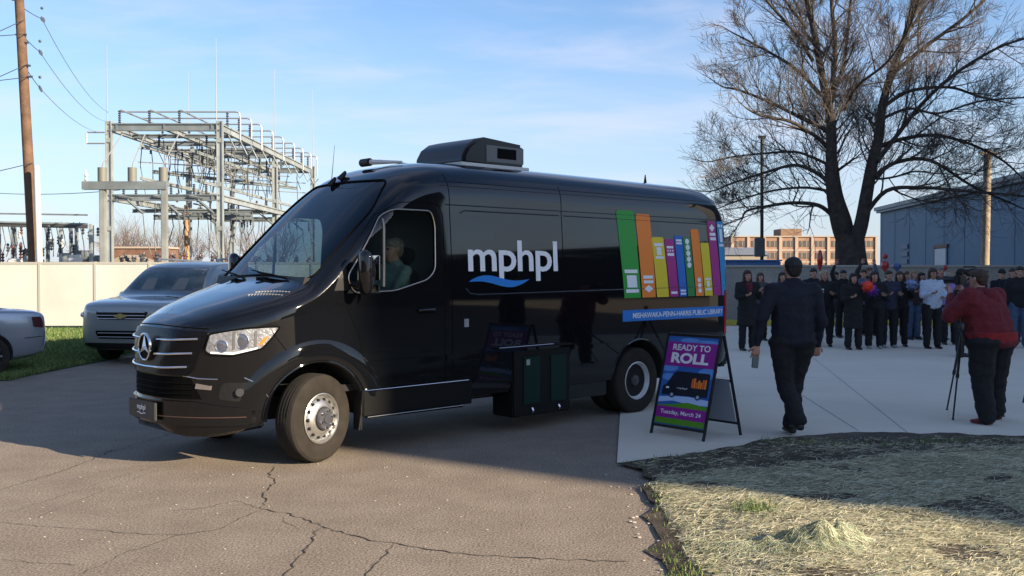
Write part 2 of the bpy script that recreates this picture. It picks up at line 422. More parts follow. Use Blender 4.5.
# panel gaps, creases, mouldings (visible side and its mirror)
for s in (-1, 1):
    fn = (lambda a, b, o, s=s: side(a, b, o, s))
    sm = MB()
    for pts in ([(1.20, 1.42), (1.33, 1.36), (1.46, 1.10), (1.52, .80), (1.52, .42)], [(2.46, .42), (2.46, 2.2), (2.42, 2.30), (2.25, 2.335), (1.95, 2.31), (1.72, 2.19), (1.5, 1.96), (1.30, 1.72)],
                [(2.55, .42), (2.55, 2.62)], [(4.12, 1.45), (4.12, 2.58)], [(.62, 1.16), (.75, .98), (.80, .93)], [(5.02, .42), (5.02, 2.55)][:0]):
        if pts:
            line(pts, fn, .0045, .0).build('door_gap', M_seam, van, True)
    for z, x0, x1, r in ((2.545, 2.45, 6.9, .007), (2.50, 2.45, 6.9, .004), (2.315, 2.5, 7.0, .006)):
        line([(x0, z), (x1, z)], fn, r, .0, step=.15).build('roof_gutter', M_paint, van, True)
    for pts in ([(2.72, 1.50), (2.78, 1.445), (2.9, 1.435), (7.12, 1.475)], [(2.68, 2.24), (2.74, 2.265), (4.08, 2.265)], [(4.16, 2.265), (7.02, 2.255)]):
        line(pts, fn, .008, -.002, step=.15).build('panel_crease', M_paint, van, True)
    for x0, x1 in ((1.52, 2.44), (2.47, 2.92), (4.25, 4.93)):
        slab([(x0, .815), (x1, .815), (x1, .855), (x0, .855)], fn, 0, .014, .1).build('side_moulding', M_paint, van, bevel=.004)
    MB().box((2.15, s*.965, .48), (1.30, .06, .24)).build('sill_cover', mat('step_black', (.006, .006, .006), .7, spec=.15), van, bevel=.008)
    MB().tube([side(1.50, .595, .03, s), side(2.74, .60, .03, s)], .004, 6).build('sill_trim', M_chrome, van)
    mf = MB().tube([side(1.49, .60, .02, s), side(1.50, .42, .03, s), V((1.47, s*.97, .24))], .012, 6)
    mf.box((1.49, s*.92, .42), (.012, .12, .36)); mf.build('mud_flap', M_plas, van)
    MB().box((2.1, s*.985, .352), (1.12, .09, .02)).build('running_board', mat('step_black', (.006, .006, .006), .7, spec=.15), van, bevel=.006)
    MB().tube([V((1.52, s*1.032, .358)), V((2.65, s*1.032, .361))], .003, 6).build('step_trim', M_steel, van)
    # wheel arch lips
    for xx, r in ((FAX, .475), (RAX, .455)):
        pts = [V((xx+math.cos(R(a))*(r+.012), 0, AZ+.02+math.sin(R(a))*(r+.012))) for a in range(-2, 183, 6)]
        pts = [side(p.x, max(p.z, .42), .0, s) for p in pts]
        MB().tube(pts, .013, 8).build('wheel_arch_lip', M_paint, van, True)
        ww_ = [R(a) for a in range(-4, 185, 8)]; nw = len(ww_)
        MB().add([(xx+math.cos(a)*(r+.01), s*y_, AZ+.02+math.sin(a)*(r+.01)) for y_ in (.42, .95) for a in ww_], [(i, i+1, i+1+nw, i+nw) for i in range(nw-1)]).build('wheel_well', M_under, van)
        MB().box((xx, s*.42, .60), (r*2, .02, .52)).build('wheel_well', M_under, van)
    # broad flare over the front wheel
    fl = MB(); A = list(range(8, 176, 6)); W = [(.495, .008), (.53, .024), (.58, .028), (.64, .014), (.68, -.004)]
    vs = []
    for a in A:
        for r_, o_ in W:
            p = (FAX+.0+math.cos(R(a))*r_*1.04, AZ+.02+math.sin(R(a))*r_)
            vs.append(side(max(p[0], .32), p[1], o_*math.sin(R(a))**.35, s))
    fl.add(vs, [(i*5+j, i*5+j+1, (i+1)*5+j+1, (i+1)*5+j) for i in range(len(A)-1) for j in range(4)]).build('fender_flare', M_paint, van, True, 60)
# handle
for s in (-1, 1):
    hx = slab(round_poly([(2.12, 1.265), (2.33, 1.27), (2.33, 1.325), (2.12, 1.32)], .02), lambda a, b, o, s=s: side(a, b, o, s), 0, .004, .05).build('handle_recess', M_seam, van)
    MB().tube([side(2.13, 1.30, .01, s), side(2.17, 1.302, .04, s), side(2.28, 1.304, .042, s), side(2.325, 1.304, .012, s)], .013, 8).build('door_handle', M_paint, van, True)
slab([(2.70, 1.12), (2.755, 1.12), (2.755, 1.20), (2.70, 1.20)], side, 0, .008).build('lock_plate', mat('grey_plate', (.25, .26, .28), .4), van)
# lettering and wave
T = text_on('mphpl', (2.76, 4.03, 1.565, 1.985), side, .004, offset=.014, spacing=.94).build('lettering', M_white, van)
up, lo = [], []
for i in range(25):
    t = i/24; x = 2.76+.84*t
    c = 1.565+.035*math.sin(t*2*math.pi*.95+.35)-.012+.03*t
    w_ = .045*math.sin(math.pi*min(1, t*1.02))**.7
    up.append((x, c+w_*.9)); lo.append((x, c-w_*.9))
wave = MB().add([side(a, b, .006) for a, b in up+lo], [(i, i+1, i+26, i+25) for i in range(24)])
wave.build('wave_mark', mat('wave_blue', (.012, .19, .58), .35), van)
# book spines
BC = {'g': (.02, .30, .035), 'o': (.85, .22, .02), 'y': (.72, .55, .02), 'm': (.36, .015, .20), 'b': (.01, .13, .50), 'dg': (.015, .22, .05), 't': (.03, .28, .55)}
bk = [('g', 4.975, 5.30, 2.365, 5.08, 5.385), ('o', 5.33, 5.60, 2.335, 5.41, 5.665), ('y', 5.615, 5.845, 2.07, 5.69, 5.925), ('m', 5.86, 6.05, 2.05, 5.945, 6.12), ('b', 6.06, 6.225, 2.10, 6.14, 6.29),
      ('dg', 6.235, 6.395, 2.08, 6.31, 6.46), ('o', 6.40, 6.575, 2.185, 6.48, 6.65), ('y', 6.60, 6.785, 2.02, 6.67, 6.845), ('m', 6.77, 6.95, 2.30, 6.865, 7.045), ('t', 6.985, 7.155, 2.30, 7.065, 7.19)]
for k, (c, x0, x1, zt, xb0, xb1) in enumerate(bk):
    x0, x1, xb0, xb1 = [q_+.045*max(0, 1-(q_-4.975)/2.2) for q_ in (x0, x1, xb0, xb1)]
    zb_ = 1.355
    L = lambda u, v: (x0+(xb0-x0)*(1-v)+(x1+(xb1-x1)*(1-v)-x0-(xb0-x0)*(1-v))*u, zb_+(zt-zb_)*v)
    P = [L(0, 0), L(1, 0), L(1, .975), L(.93, 1), L(.07, 1), L(0, .975)]
    b = patch(P, side, .004, .12).build('book_spine', mat('book_'+c, BC[c], .4), van, True)
    b['label'] = {'g': 'green', 'o': 'orange', 'y': 'yellow', 'm': 'magenta', 'b': 'blue', 'dg': 'dark green', 't': 'light blue'}[c]+' book spine graphic'
    def rect(u0, u1, v0, v1):
        patch([L(u0, v0), L(u1, v0), L(u1, v1), L(u0, v1)], side, .007, .15).build('spine_marking', M_white, b)
    def blob(u, v, ru, n=10, h=None):
        zc = zb_+(zt-zb_)*v; xc = L(u, v)[0]; wdt = (x1-x0)*ru; hh = h or wdt
        patch([(xc+wdt*math.cos(2*math.pi*i/n), zc+hh*math.sin(2*math.pi*i/n)) for i in range(n)], side, .007, .2).build('spine_marking', M_white, b)
    if k == 0: rect(.12, .88, .285, .325); rect(.22, .8, .12, .26); rect(.12, .88, .06, .10)
    if k == 1: rect(.15, .85, .225, .265); rect(.15, .85, .17, .205); blob(.5, .105, .32, 4, .045)
    if k == 2: rect(.15, .85, .85, .90); rect(.3, .7, .70, .83); rect(.15, .85, .64, .68)
    if k == 3: rect(.15, .85, .84, .88); rect(.15, .85, .71, .76); blob(.25, .80, .07); blob(.5, .80, .07); blob(.75, .80, .07); rect(.15, .85, .05, .09)
    if k == 4: rect(.15, .85, .90, .935); rect(.15, .85, .855, .885); rect(.15, .85, .08, .11); rect(.15, .85, .03, .06)
    if k == 5: [blob(.5, v, .27, 10, .035) for v in (.93, .83, .73, .63, .53)]
    if k == 6: [blob(.5, v, .22, 10, .03) for v in (.24, .16, .08)]
    if k == 7: rect(.15, .85, .30, .335); rect(.3, .7, .17, .28); rect(.15, .85, .10, .14)
    if k == 8: blob(.5, .905, .34, 4, .05); rect(.15, .85, .80, .84); rect(.15, .85, .74, .78)
    if k == 9: rect(.1, .9, .92, .96); rect(.28, .75, .72, .90); rect(.1, .9, .66, .695)
ban = patch([(5.09, 1.085), (7.215, 1.085), (7.215, 1.215), (5.09, 1.215)], side, .004, .15).build('name_banner', mat('banner_blue', (.01, .17, .55), .4), van, True)
text_on('MISHAWAKA-PENN-HARRIS PUBLIC LIBRARY', (5.27, 7.08, 1.118, 1.182), side, .007, offset=.012, spacing=.95).build('banner_lettering', M_white, ban)
# rear light
slab(round_poly([(7.13, .86), (7.20, .86), (7.20, 1.42), (7.13, 1.42)], .02), side, 0, .012, .08).build('tail_light', M_red, van)
slab(round_poly([(7.13, .86), (7.20, .86), (7.20, 1.42), (7.13, 1.42)], .02), lambda a, b, o: side(a, b, o, 1), 0, .012, .08).build('tail_light', M_red, van)
MB().box((7.24, 0, .52), (.16, 1.8, .20)).build('rear_bumper', M_plas, van, bevel=.03)
# front: headlights
HL = round_poly([(.555, 1.01), (.60, .975), (.78, .965), (1.02, 1.02), (1.09, 1.10), (1.16, 1.205), (.90, 1.195), (.60, 1.15)], .025)
for s in (-1, 1):
    fn = (lambda a, b, o, s=s: corner(a, b, o, s))
    h = slab(HL, fn, .0, .003, .04).build('headlight', mat('headlight_bowl', (.30, .305, .32), .3, .45, coat=1., noise=(17, .22), bump=(26, .6, .02)), van, True)
    for a, z, r in ((.70, 1.045, .050), (.86, 1.085, .062)):
        c = fn(a, z, .0); d = V((.707, -s*.707, 0)); e1 = V((0, 0, 1)); e2 = d.cross(e1); rg_ = [2*math.pi*i/20 for i in range(21)]
        MB().tube([c-d*.008+(e1*math.cos(t)+e2*math.sin(t))*r for t in rg_], .005, 6).build('lamp_ring', M_chrome, h, True)
        MB().add([c-d*.006+(e1*math.cos(t)+e2*math.sin(t))*r*.95 for t in rg_[:-1]]+[c-d*.016], [(i, (i+1) % 20, 20) for i in range(20)]).build('headlight_lens', mat('lens_grey', (.12, .13, .17), .08, .4, coat=1.), h, True, 80)
    slab(round_poly([(.605, .985), (.80, .975), (.985, 1.02), (.985, 1.035), (.80, .995), (.605, 1.0)], .004), fn, .0, .008, .04).build('light_strip', mat('white_strip', (.75, .76, .78), .3), h)
    for aa in (.785, .955): slab([(aa, 1.01), (aa+.022, 1.02), (aa+.03, 1.175), (aa+.008, 1.17)], fn, .0, .007, .05).build('bowl_divider', M_chrome, h)
    q = patch(round_poly([(.985, 1.045), (1.03, 1.06), (1.075, 1.13), (1.03, 1.11)], .01), fn, .008, .05); q.build('indicator', M_orange, h)
    MB().tube([fn(a, b, .008) for a, b in HL+[HL[0]]], .008, 6).build('headlight_rim', M_seam, h, True)
    # fog light pocket and fog light
    fp = slab(round_poly([(.66, .60), (1.02, .56), (1.06, .66), (.92, .74), (.70, .74)], .05), fn, 0, .004, .05).build('fog_light_pocket', M_plas, van)
    c = fn(.85, .66, .02); d = V((.707, -s*.707, 0))
    MB().tube([c, c-d*.02], .034, 16).build('fog_light', mat('fog_glass', (.16, .16, .17), .08, .7), van)
    MB().tube([fn(.88, .78, .006), fn(1.00, .72, .008), fn(1.08, .58, .006)], .004, 6).build('pocket_trim', M_chrome, van)
# grille
GR = round_poly([(-.66, 1.165), (-.56, .86), (-.50, .80), (.50, .80), (.56, .86), (.66, 1.165), (.30, 1.185), (-.30, 1.185)], .03)
gp = slab(GR, front, .0, .02, .06).build('grille', mat('grille_black', (.004, .004, .005), .3, spec=.2), van)
for z, hw_ in ((1.10, .60), (.98, .56), (.865, .52)):
    for s in (-1, 1):
        line([(s*.14 if z > .9 else 0, z-.012), (s*hw_*.6, z-.004), (s*hw_, z+.008)], front, .009, .032).build('grille_bar', M_chrome, gp, True)
ec = front(0, 1.02, .06)
em = MB().lathe([(.104, -.008), (.112, -.014), (.121, -.008), (.121, .006), (.104, .006)], ec, 'X', 36, closed=True)
for a in (90, 210, 330):
    dx = V((0, math.cos(R(a)), math.sin(R(a)))); n_ = V((0, -dx.z, dx.y))
    em.add([ec+V((-.004, 0, 0))+dx*.110, ec+n_*.024, ec-n_*.024, ec+V((-.024, 0, 0))-dx*.0, ec-dx*.02], [(0, 1, 3), (0, 3, 2), (1, 4, 3), (2, 3, 4)])
em.build('emblem', M_chrome, gp, False)
MB().lathe([(.112, .004), (.0, .002)], ec, 'X', 24).build('emblem_back', M_seam, gp)
# bumper
bp = slab(round_poly([(-.86, .38), (.86, .38), (.86, .52), (.55, .58), (-.55, .58), (-.86, .52)], .03), front, .0, .035, .06).build('bumper', M_paint, van, True)
slab([(-.60, .60), (.60, .60), (.52, .785), (-.52, .785)], front, 0, .004, .08).build('lower_intake', mat('intake', (.003, .003, .003), .8, spec=.05), van)
gm = MB()
for z in (.64, .68, .73): q = line([(-.54, z), (.54, z)], front, .005, .006, step=.06); gm.add(q.v, q.f)
gm.build('intake_slats', M_seam, van)
for s in (-1, 1):
    MB().tube([front(s*.46, .795, .004), front(s*.58, .775, .008), front(s*.70, .77, .004)], .005, 6).build('bumper_trim', M_chrome, van, True)
    q = slab([(s*.56, .69), (s*.66, .68), (s*.665, .715), (s*.57, .735)], front, .005, .01).build('parking_sensor_trim', M_chrome, van)
line([(-.84, .45), (.84, .45)], front, .005, .036, step=.05).build('bumper_lip_trim', mat('dull_brown_trim', (.12, .07, .05), .3, .5), van)
pc = front(0, .5, .05)
pl = MB().box((pc.x, 0, .485), (.02, .53, .155)).build('license_plate', mat('plate_black', (.02, .02, .022), .5), van, bevel=.006)
vs, fs = fit_text('mphpl', -.085, .085, .47, .53, offset=.02)
MB().add([(pc.x-.0135, -a, b) for a, b in vs], fs).build('plate_lettering', M_white, pl)
cw_ = MB().tube([(pc.x-.013, -(-.08+.16*i/10), .452+.006*math.sin(i*.9)) for i in range(11)], .004, 5).build('plate_wave', M_white, pl)
# bonnet: vents, leading edge, washer
for k in range(2):
    vt = MB()
    for i in range(12):
        p = top(.64+.07*k+.013*i, -.50-.028*i, .003); vt.box(p, (.022, .007, .003))
    vt.build('bonnet_vent', mat('vent_silver', (.3, .3, .3), .4, .6), van)
line([(-.64, 1.19), (-.3, 1.205), (0, 1.21), (.3, 1.205), (.64, 1.19)], front, .006, .0).build('bonnet_gap', M_seam, van)
for s in (-1, 1):
    MB().tube([top(.16, s*.60, 0), top(.35, s*.73, .0), top(.7, s*.85, .0), top(1.0, s*.87, 0), top(1.08, s*.86, 0)], .004, 6).build('bonnet_gap', M_seam, van)
# wipers
for y0, y1 in ((-.55, .05), (.2, .72)):
    b0 = front(y0, 1.60, .02)
    e = front(y1, 1.66, .03)
    wp = MB().tube([b0, b0.lerp(e, .5)+V((-.02, 0, .01)), e], .010, 6); wp.tube([front(y0+.1, 1.615, .03), e+V((0, .12, .02))], .006, 5)
    wp.build('wiper', M_seam, van)
MB().prism([(.98, 1.50), (1.12, 1.60), (1.02, 1.62)], -.8, .8, 'Y').build('cowl', M_plas, van)
# mirrors
for s in (-1, 1):
    mb = MB().hull([((1.40, s*1.17, 1.52), (.055, .085, .06)), ((1.39, s*1.18, 1.80), (.05, .085, .06)), ((1.45, s*1.16, 1.66), (.05, .09, .15))])
    mm = mb.build('mirror', M_paint, van, True, 60)
    MB().tube([side(1.38, 1.56, -.02, s), V((1.40, s*1.12, 1.54))], .030, 8).build('mirror_arm', M_plas, mm, True)
    MB().box((1.508, s*1.17, 1.70), (.008, .14, .22)).build('mirror_glass', M_chrome, mm, bevel=.02)
    MB().box((1.502, s*1.17, 1.515), (.010, .13, .075)).build('mirror_glass', M_chrome, mm)
# A pillar black corner panel
for s in (-1, 1):
    patch([(1.20, 1.50), (1.36, 1.50), (1.36, 1.60), (1.33, 1.70), (1.27, 1.66)], lambda a, b, o, s=s: side(a, b, o, s), .003, .05).build('corner_panel', M_plas, van)
# roof things
ac = MB(); pr = [(3.18, 2.80), (3.19, 2.90), (3.25, 3.0), (3.36, 3.075), (3.50, 3.11), (4.05, 3.07), (4.08, 3.05), (4.08, 2.78)]
ac.prism(pr, -.42, .42, 'Y'); acn = ac.build('roof_air_unit', mat('ac_black', (.012, .012, .014), .3, bump=(4, .1, .01)), van, True, 50, bevel=.045)
MB().box((3.78, -.423, 2.935), (.56, .012, .18)).build('air_unit_panel', mat('ac_grey', (.13, .13, .14), .35), acn, bevel=.005)
MB().box((3.80, -.431, 2.945), (.28, .006, .11)).build('air_unit_vent', M_seam, acn)
MB().box((3.62, 0, 2.80), (1.0, .90, .03)).build('air_unit_base', mat('pale_gasket', (.6, .6, .58), .5), acn)
lb = MB().tube([(2.30, .02, 2.785), (2.30, .16, 2.785)], .042, 12); lbo = lb.build('roof_marker_lamp', M_plas, van, True)
MB().tube([(2.31, .02, 2.785), (2.42, -.36, 2.765)], .028, 8, .012).build('marker_lamp_cover', mat('pale_cover', (.6, .6, .6), .3), lbo)
rr_ = MB().box((2.62, .0, 2.80), (.45, .03, .02), Matrix.Rotation(.03, 3, 'Y')); rr_.build('roof_rail', mat('rail_silver', (.6, .6, .6), .35, .5), van, bevel=.012)
fa = front(-.02, 2.635, 0)
for y_, x_ in ((.16, 2.04), (.21, 1.95)):
    MB().hull([(top(x_, y_, .02), (.045, .02, .02)), (top(x_+.05, y_, .045), (.02, .012, .02))]).build('antenna_fin' if y_ < .2 else 'antenna_base', M_plas, van, True)
p = top(1.96, .21, .04); MB().tube([p, p+V((.04, 0, .38))], .004, 5, .0015).build('antenna_mast', M_seam, van)
MB().hull([(top(6.35, -.3, .02), (.02, .02, .02)), (top(6.35, -.3, .10), (.008, .008, .02))]).build('rear_antenna', M_plas, van, True)
# equipment locker under the floor with two dark green doors
lk = MB().box((3.78, -.84, .51), (.86, .32, .70)).build('side_locker', mat('locker_black', (.005, .005, .005), .6, spec=.2), van, bevel=.015)
MB().box((3.66, -1.01, .885), (1.10, .07, .018)).build('locker_lid', mat('locker_black', (.005, .005, .005), .6, spec=.2), lk)
MB().tube([(3.12, -1.048, .893), (3.90, -1.048, .898)], .003, 5).build('locker_edge', M_chrome, lk)
for x_ in (3.62, 4.02):
    dd = MB().box((x_, -1.004, .53), (.25, .010, .50)).build('locker_door', mat('dark_green', (.003, .020, .017), .5, spec=.2), lk, bevel=.01)
    MB().tube([(x_, -1.01, .24), (x_, -1.025, .215), (x_+.01, -1.01, .19)], .009, 6).build('latch', M_chrome, lk)
MB().box((3.56, -1.011, .72), (.05, .003, .06)).build('locker_sticker', mat('sticker', (.22, .30, .28), .5), lk)
# underbody
ub = MB().box((3.6, 0, .46), (6.6, 1.1, .18)); ub.box((3.2, 0, .37), (2.4, .9, .12)); ub.tube([(RAX, -.7, AZ), (RAX, .7, AZ)], .07, 10); ub.tube([(FAX, -.7, AZ), (FAX, .7, AZ)], .05, 10)
ub.build('chassis', M_under, van)
MB().box((4.56, -.90, .36), (.66, .06, .20)).build('rear_side_skirt', M_paint, van, bevel=.01)
MB().box((6.5, -.90, .42), (1.1, .06, .16)).build('rear_side_skirt', M_paint, van, bevel=.01)
# cabin
M_cab = mat('cabin_dark', (.03, .03, .032), .7)
M_seat = mat('seat_cloth', (.03, .03, .035), .9)
MB().box((1.28, 0, 1.36), (.36, 1.7, .30)).build('dashboard', M_cab, van, bevel=.06)
MB().box((1.9, 0, .62), (1.9, 1.75, .06)).build('cabin_floor', M_under, van)
for s in (-1, 1):
    st = MB().hull([((2.05, s*.46, 1.02), (.26, .24, .07)), ((2.02, s*.46, 1.0), (.27, .25, .05))]); 
    so_ = st.build('seat', M_seat, van, True)
    MB().hull([((2.30, s*.46, 1.08), (.08, .24, .08)), ((2.38, s*.46, 1.62), (.06, .22, .08))]).build('seat_back', M_seat, so_, True)
    MB().hull([((2.40, s*.46, 1.82), (.045, .13, .09))]).build('head_rest', M_seat, so_, True)
MB().box((2.62, 0, 1.6), (.03, 1.85, 1.6)).build('partition', mat('partition_green_grey', (.035, .045, .04), .6), van)
sw = MB(); sc_ = V((1.60, -.46, 1.36)); ax_ = V((-.86, 0, .50)).normalized(); e1 = V((0, 1, 0)); e2 = ax_.cross(e1)
sw.tube([sc_+(e1*math.cos(t)+e2*math.sin(t))*.20 for t in [2*math.pi*i/24 for i in range(25)]], .016, 8); sw.tube([sc_-e1*.2, sc_+e1*.2], .016, 6); sw.tube([sc_, sc_+ax_*.25], .03, 8)
sw.build('steering_wheel', M_cab, van, True)

# wheels
def wheel(kind, x, yy, steer=0, s=-1):
    """tyre outer face towards -y when s=-1"""
    e = bpy.data.objects.new('wheel', None)
    t = MB().lathe([(.215, -.085), (.235, -.100), (.30, -.109), (.355, -.105), (.376, -.090), (.385, -.07), (.386, .07), (.376, .090), (.355, .105), (.30, .109), (.235, .100), (.215, .085)], (0, 0, 0), 'Y', 56, closed=True)
    to = t.build('wheel', M_rub, van, True, 30)
    to.location = (x, yy, AZ); to.rotation_euler = (0, 0, steer+(0 if s < 0 else math.pi))
    gr = MB()
    for yk in (-.048, -.016, .016, .048): gr.lathe([(.3855, yk-.004), (.3878, yk-.003), (.3878, yk+.003), (.3855, yk+.004)], (0, 0, 0), 'Y', 56)
    gr.build('tread_groove', mat('groove', (.006, .006, .006), .9), to)
    if kind == 'front':
        pf = [(.216, -.088), (.222, -.100), (.214, -.104), (.205, -.092), (.198, -.062), (.188, -.058), (.176, -.078), (.160, -.094), (.135, -.112), (.108, -.118), (.105, -.118), (.10, -.09), (.0, -.09)]
        hr, hy, hn, hs = .163, -.0930, 14, .016; cap = (.10, -.150)
    else:
        pf = [(.216, -.088), (.222, -.100), (.214, -.104), (.206, -.092), (.200, -.070), (.192, -.066), (.186, -.040), (.172, -.034), (.165, -.018), (.10, -.010), (.09, -.02), (.0, -.02)]
        hr, hy, hn, hs = .140, -.0165, 10, .019; cap = (.065, -.075)
    rim = MB().lathe(pf, (0, 0, 0), 'Y', 48, cap=False).build('rim', M_steel if kind == 'front' else mat('rear_rim', (.62, .62, .61), .35, .25, noise=(14, .12)), to, True, 35)  # rear copy of the rim, colour lightened because it stands in shade
    hb = MB()
    for i in range(hn):
        a = 2*math.pi*i/hn; hb.tube([(hr*math.cos(a), hy-.004, hr*math.sin(a)), (hr*math.cos(a), hy+.02, hr*math.sin(a))], hs, 10)
    hb.build('rim_holes', mat('hole', (.003, .003, .003), .9), to)
    hc = MB().lathe([(cap[0], hy+.01), (cap[0], cap[1]+.014), (cap[0]*.9, cap[1]), (cap[0]*.42, cap[1]-.004), (cap[0]*.38, cap[1]-.014), (0, cap[1]-.014)], (0, 0, 0), 'Y', 28).build('hub', M_hub, to, True, 35)
    nb = MB()
    for i in range(6):
        a = 2*math.pi*i/6+.3; r_ = cap[0]*.76 if kind == 'front' else .085
        y_ = cap[1] if kind == 'front' else -.012
        nb.tube([(r_*math.cos(a), y_+.004, r_*math.sin(a)), (r_*math.cos(a), y_-.022, r_*math.sin(a))], .0125, 6)
    nb.build('wheel_nuts', M_chrome, to)
    return to
wheel('front', FAX+.02, -.865, R(15.5)); wheel('front', FAX+.02, .865, R(15.5), 1)
for s in (-1, 1):
    wheel('rear', RAX, s*.86, 0, s)
    t = MB().lathe([(.215, -.085), (.30, -.112), (.375, -.095), (.385, -.07), (.385, .07), (.375, .095), (.30, .112), (.215, .085)], (0, 0, 0), 'Y', 40, closed=True).build('inner_wheel', M_rub, van, True)
    t.location = (RAX, s*.60, AZ)
# ------------------------------------------------------------------ people
SKIN = mat('skin', (.42, .22, .155), .55, noise=(18, .08)); SKIN2 = mat('skin_tan', (.33, .17, .11), .55, noise=(18, .08))
def cloth(name, c): return mat('cloth_'+name, c, .9, noise=(22, .18), bump=(26, .5, .012))
M_eye = mat('eye_dark', (.02, .015, .012), .2); M_lip = mat('lips', (.30, .09, .08), .5)
def remeshed(mb, name, m, parent, vox, smooth=3):
    o = mb.build(name, m, parent)
    r = o.modifiers.new('r', 'REMESH'); r.mode = 'VOXEL'; r.voxel_size = vox; r.use_smooth_shade = True
    s = o.modifiers.new('s', 'SMOOTH'); s.iterations = smooth; s.factor = .6
    loc = parent.location.copy(); rot = parent.rotation_euler.copy()
    evaluated(o)
    if name in ('jacket', 'trousers', 'coat'):
        sd = len(bpy.data.objects)*.37; nr = [v.normal.copy() for v in o.data.vertices]
        for v, n in zip(o.data.vertices, nr):
            c = v.co; f = mn.noise(V((c.x*6+sd, c.y*6, c.z*15)))*.014+abs(mn.noise(V((c.x*14, c.y*14+sd, c.z*30))))*-.010+mn.noise(V((c.x*3, c.y*3, c.z*4+sd)))*.010
            v.co = c+n*f
    o.data.shade_smooth()
    return o
def hand(mb, w, d, s, curl=.5, k=1.):
    """w wrist, d direction of the hand, s side (+1 the thumb to +x); five fingers"""
    d = V(d).normalized(); n = V((0, -1, 0))
    if abs(d.dot(n)) > .8: n = V((0, 0, 1))
    a = d.cross(n).normalized(); n = a.cross(d).normalized()   # a: across the palm, n: palm normal
    w = V(w)
    mb.hull([(w, .024*k), (w+d*.085*k+a*.030*k, .014*k), (w+d*.088*k-a*.030*k, .013*k)])
    for i, L in enumerate((.070, .080, .075, .058)):
        b = w+d*.085*k+a*(.033-.022*i)*k; p = [b]
        for j, f in enumerate((.42, .33, .25)):
            ang = curl*(j+.6); p.append(p[-1]+(d*math.cos(ang)+n*math.sin(ang)).normalized()*L*f*k)
        mb.tube(p, .0088*k, 7, .0068*k)
    b = w+d*.025*k+a*.024*s*k
    mb.tube([b, b+(d*.6+a*s*.8).normalized()*.035*k, b+(d*.9+a*s*.7+n*.3).normalized()*.068*k], .0105*k, 7, .008*k)
def limb(mb, pts, rs, n=10):
    P, Q = [], []
    for i in range(len(pts)-1):
        mb.hull([(V(pts[i]), rs[i]), (V(pts[i+1]), rs[i+1])])
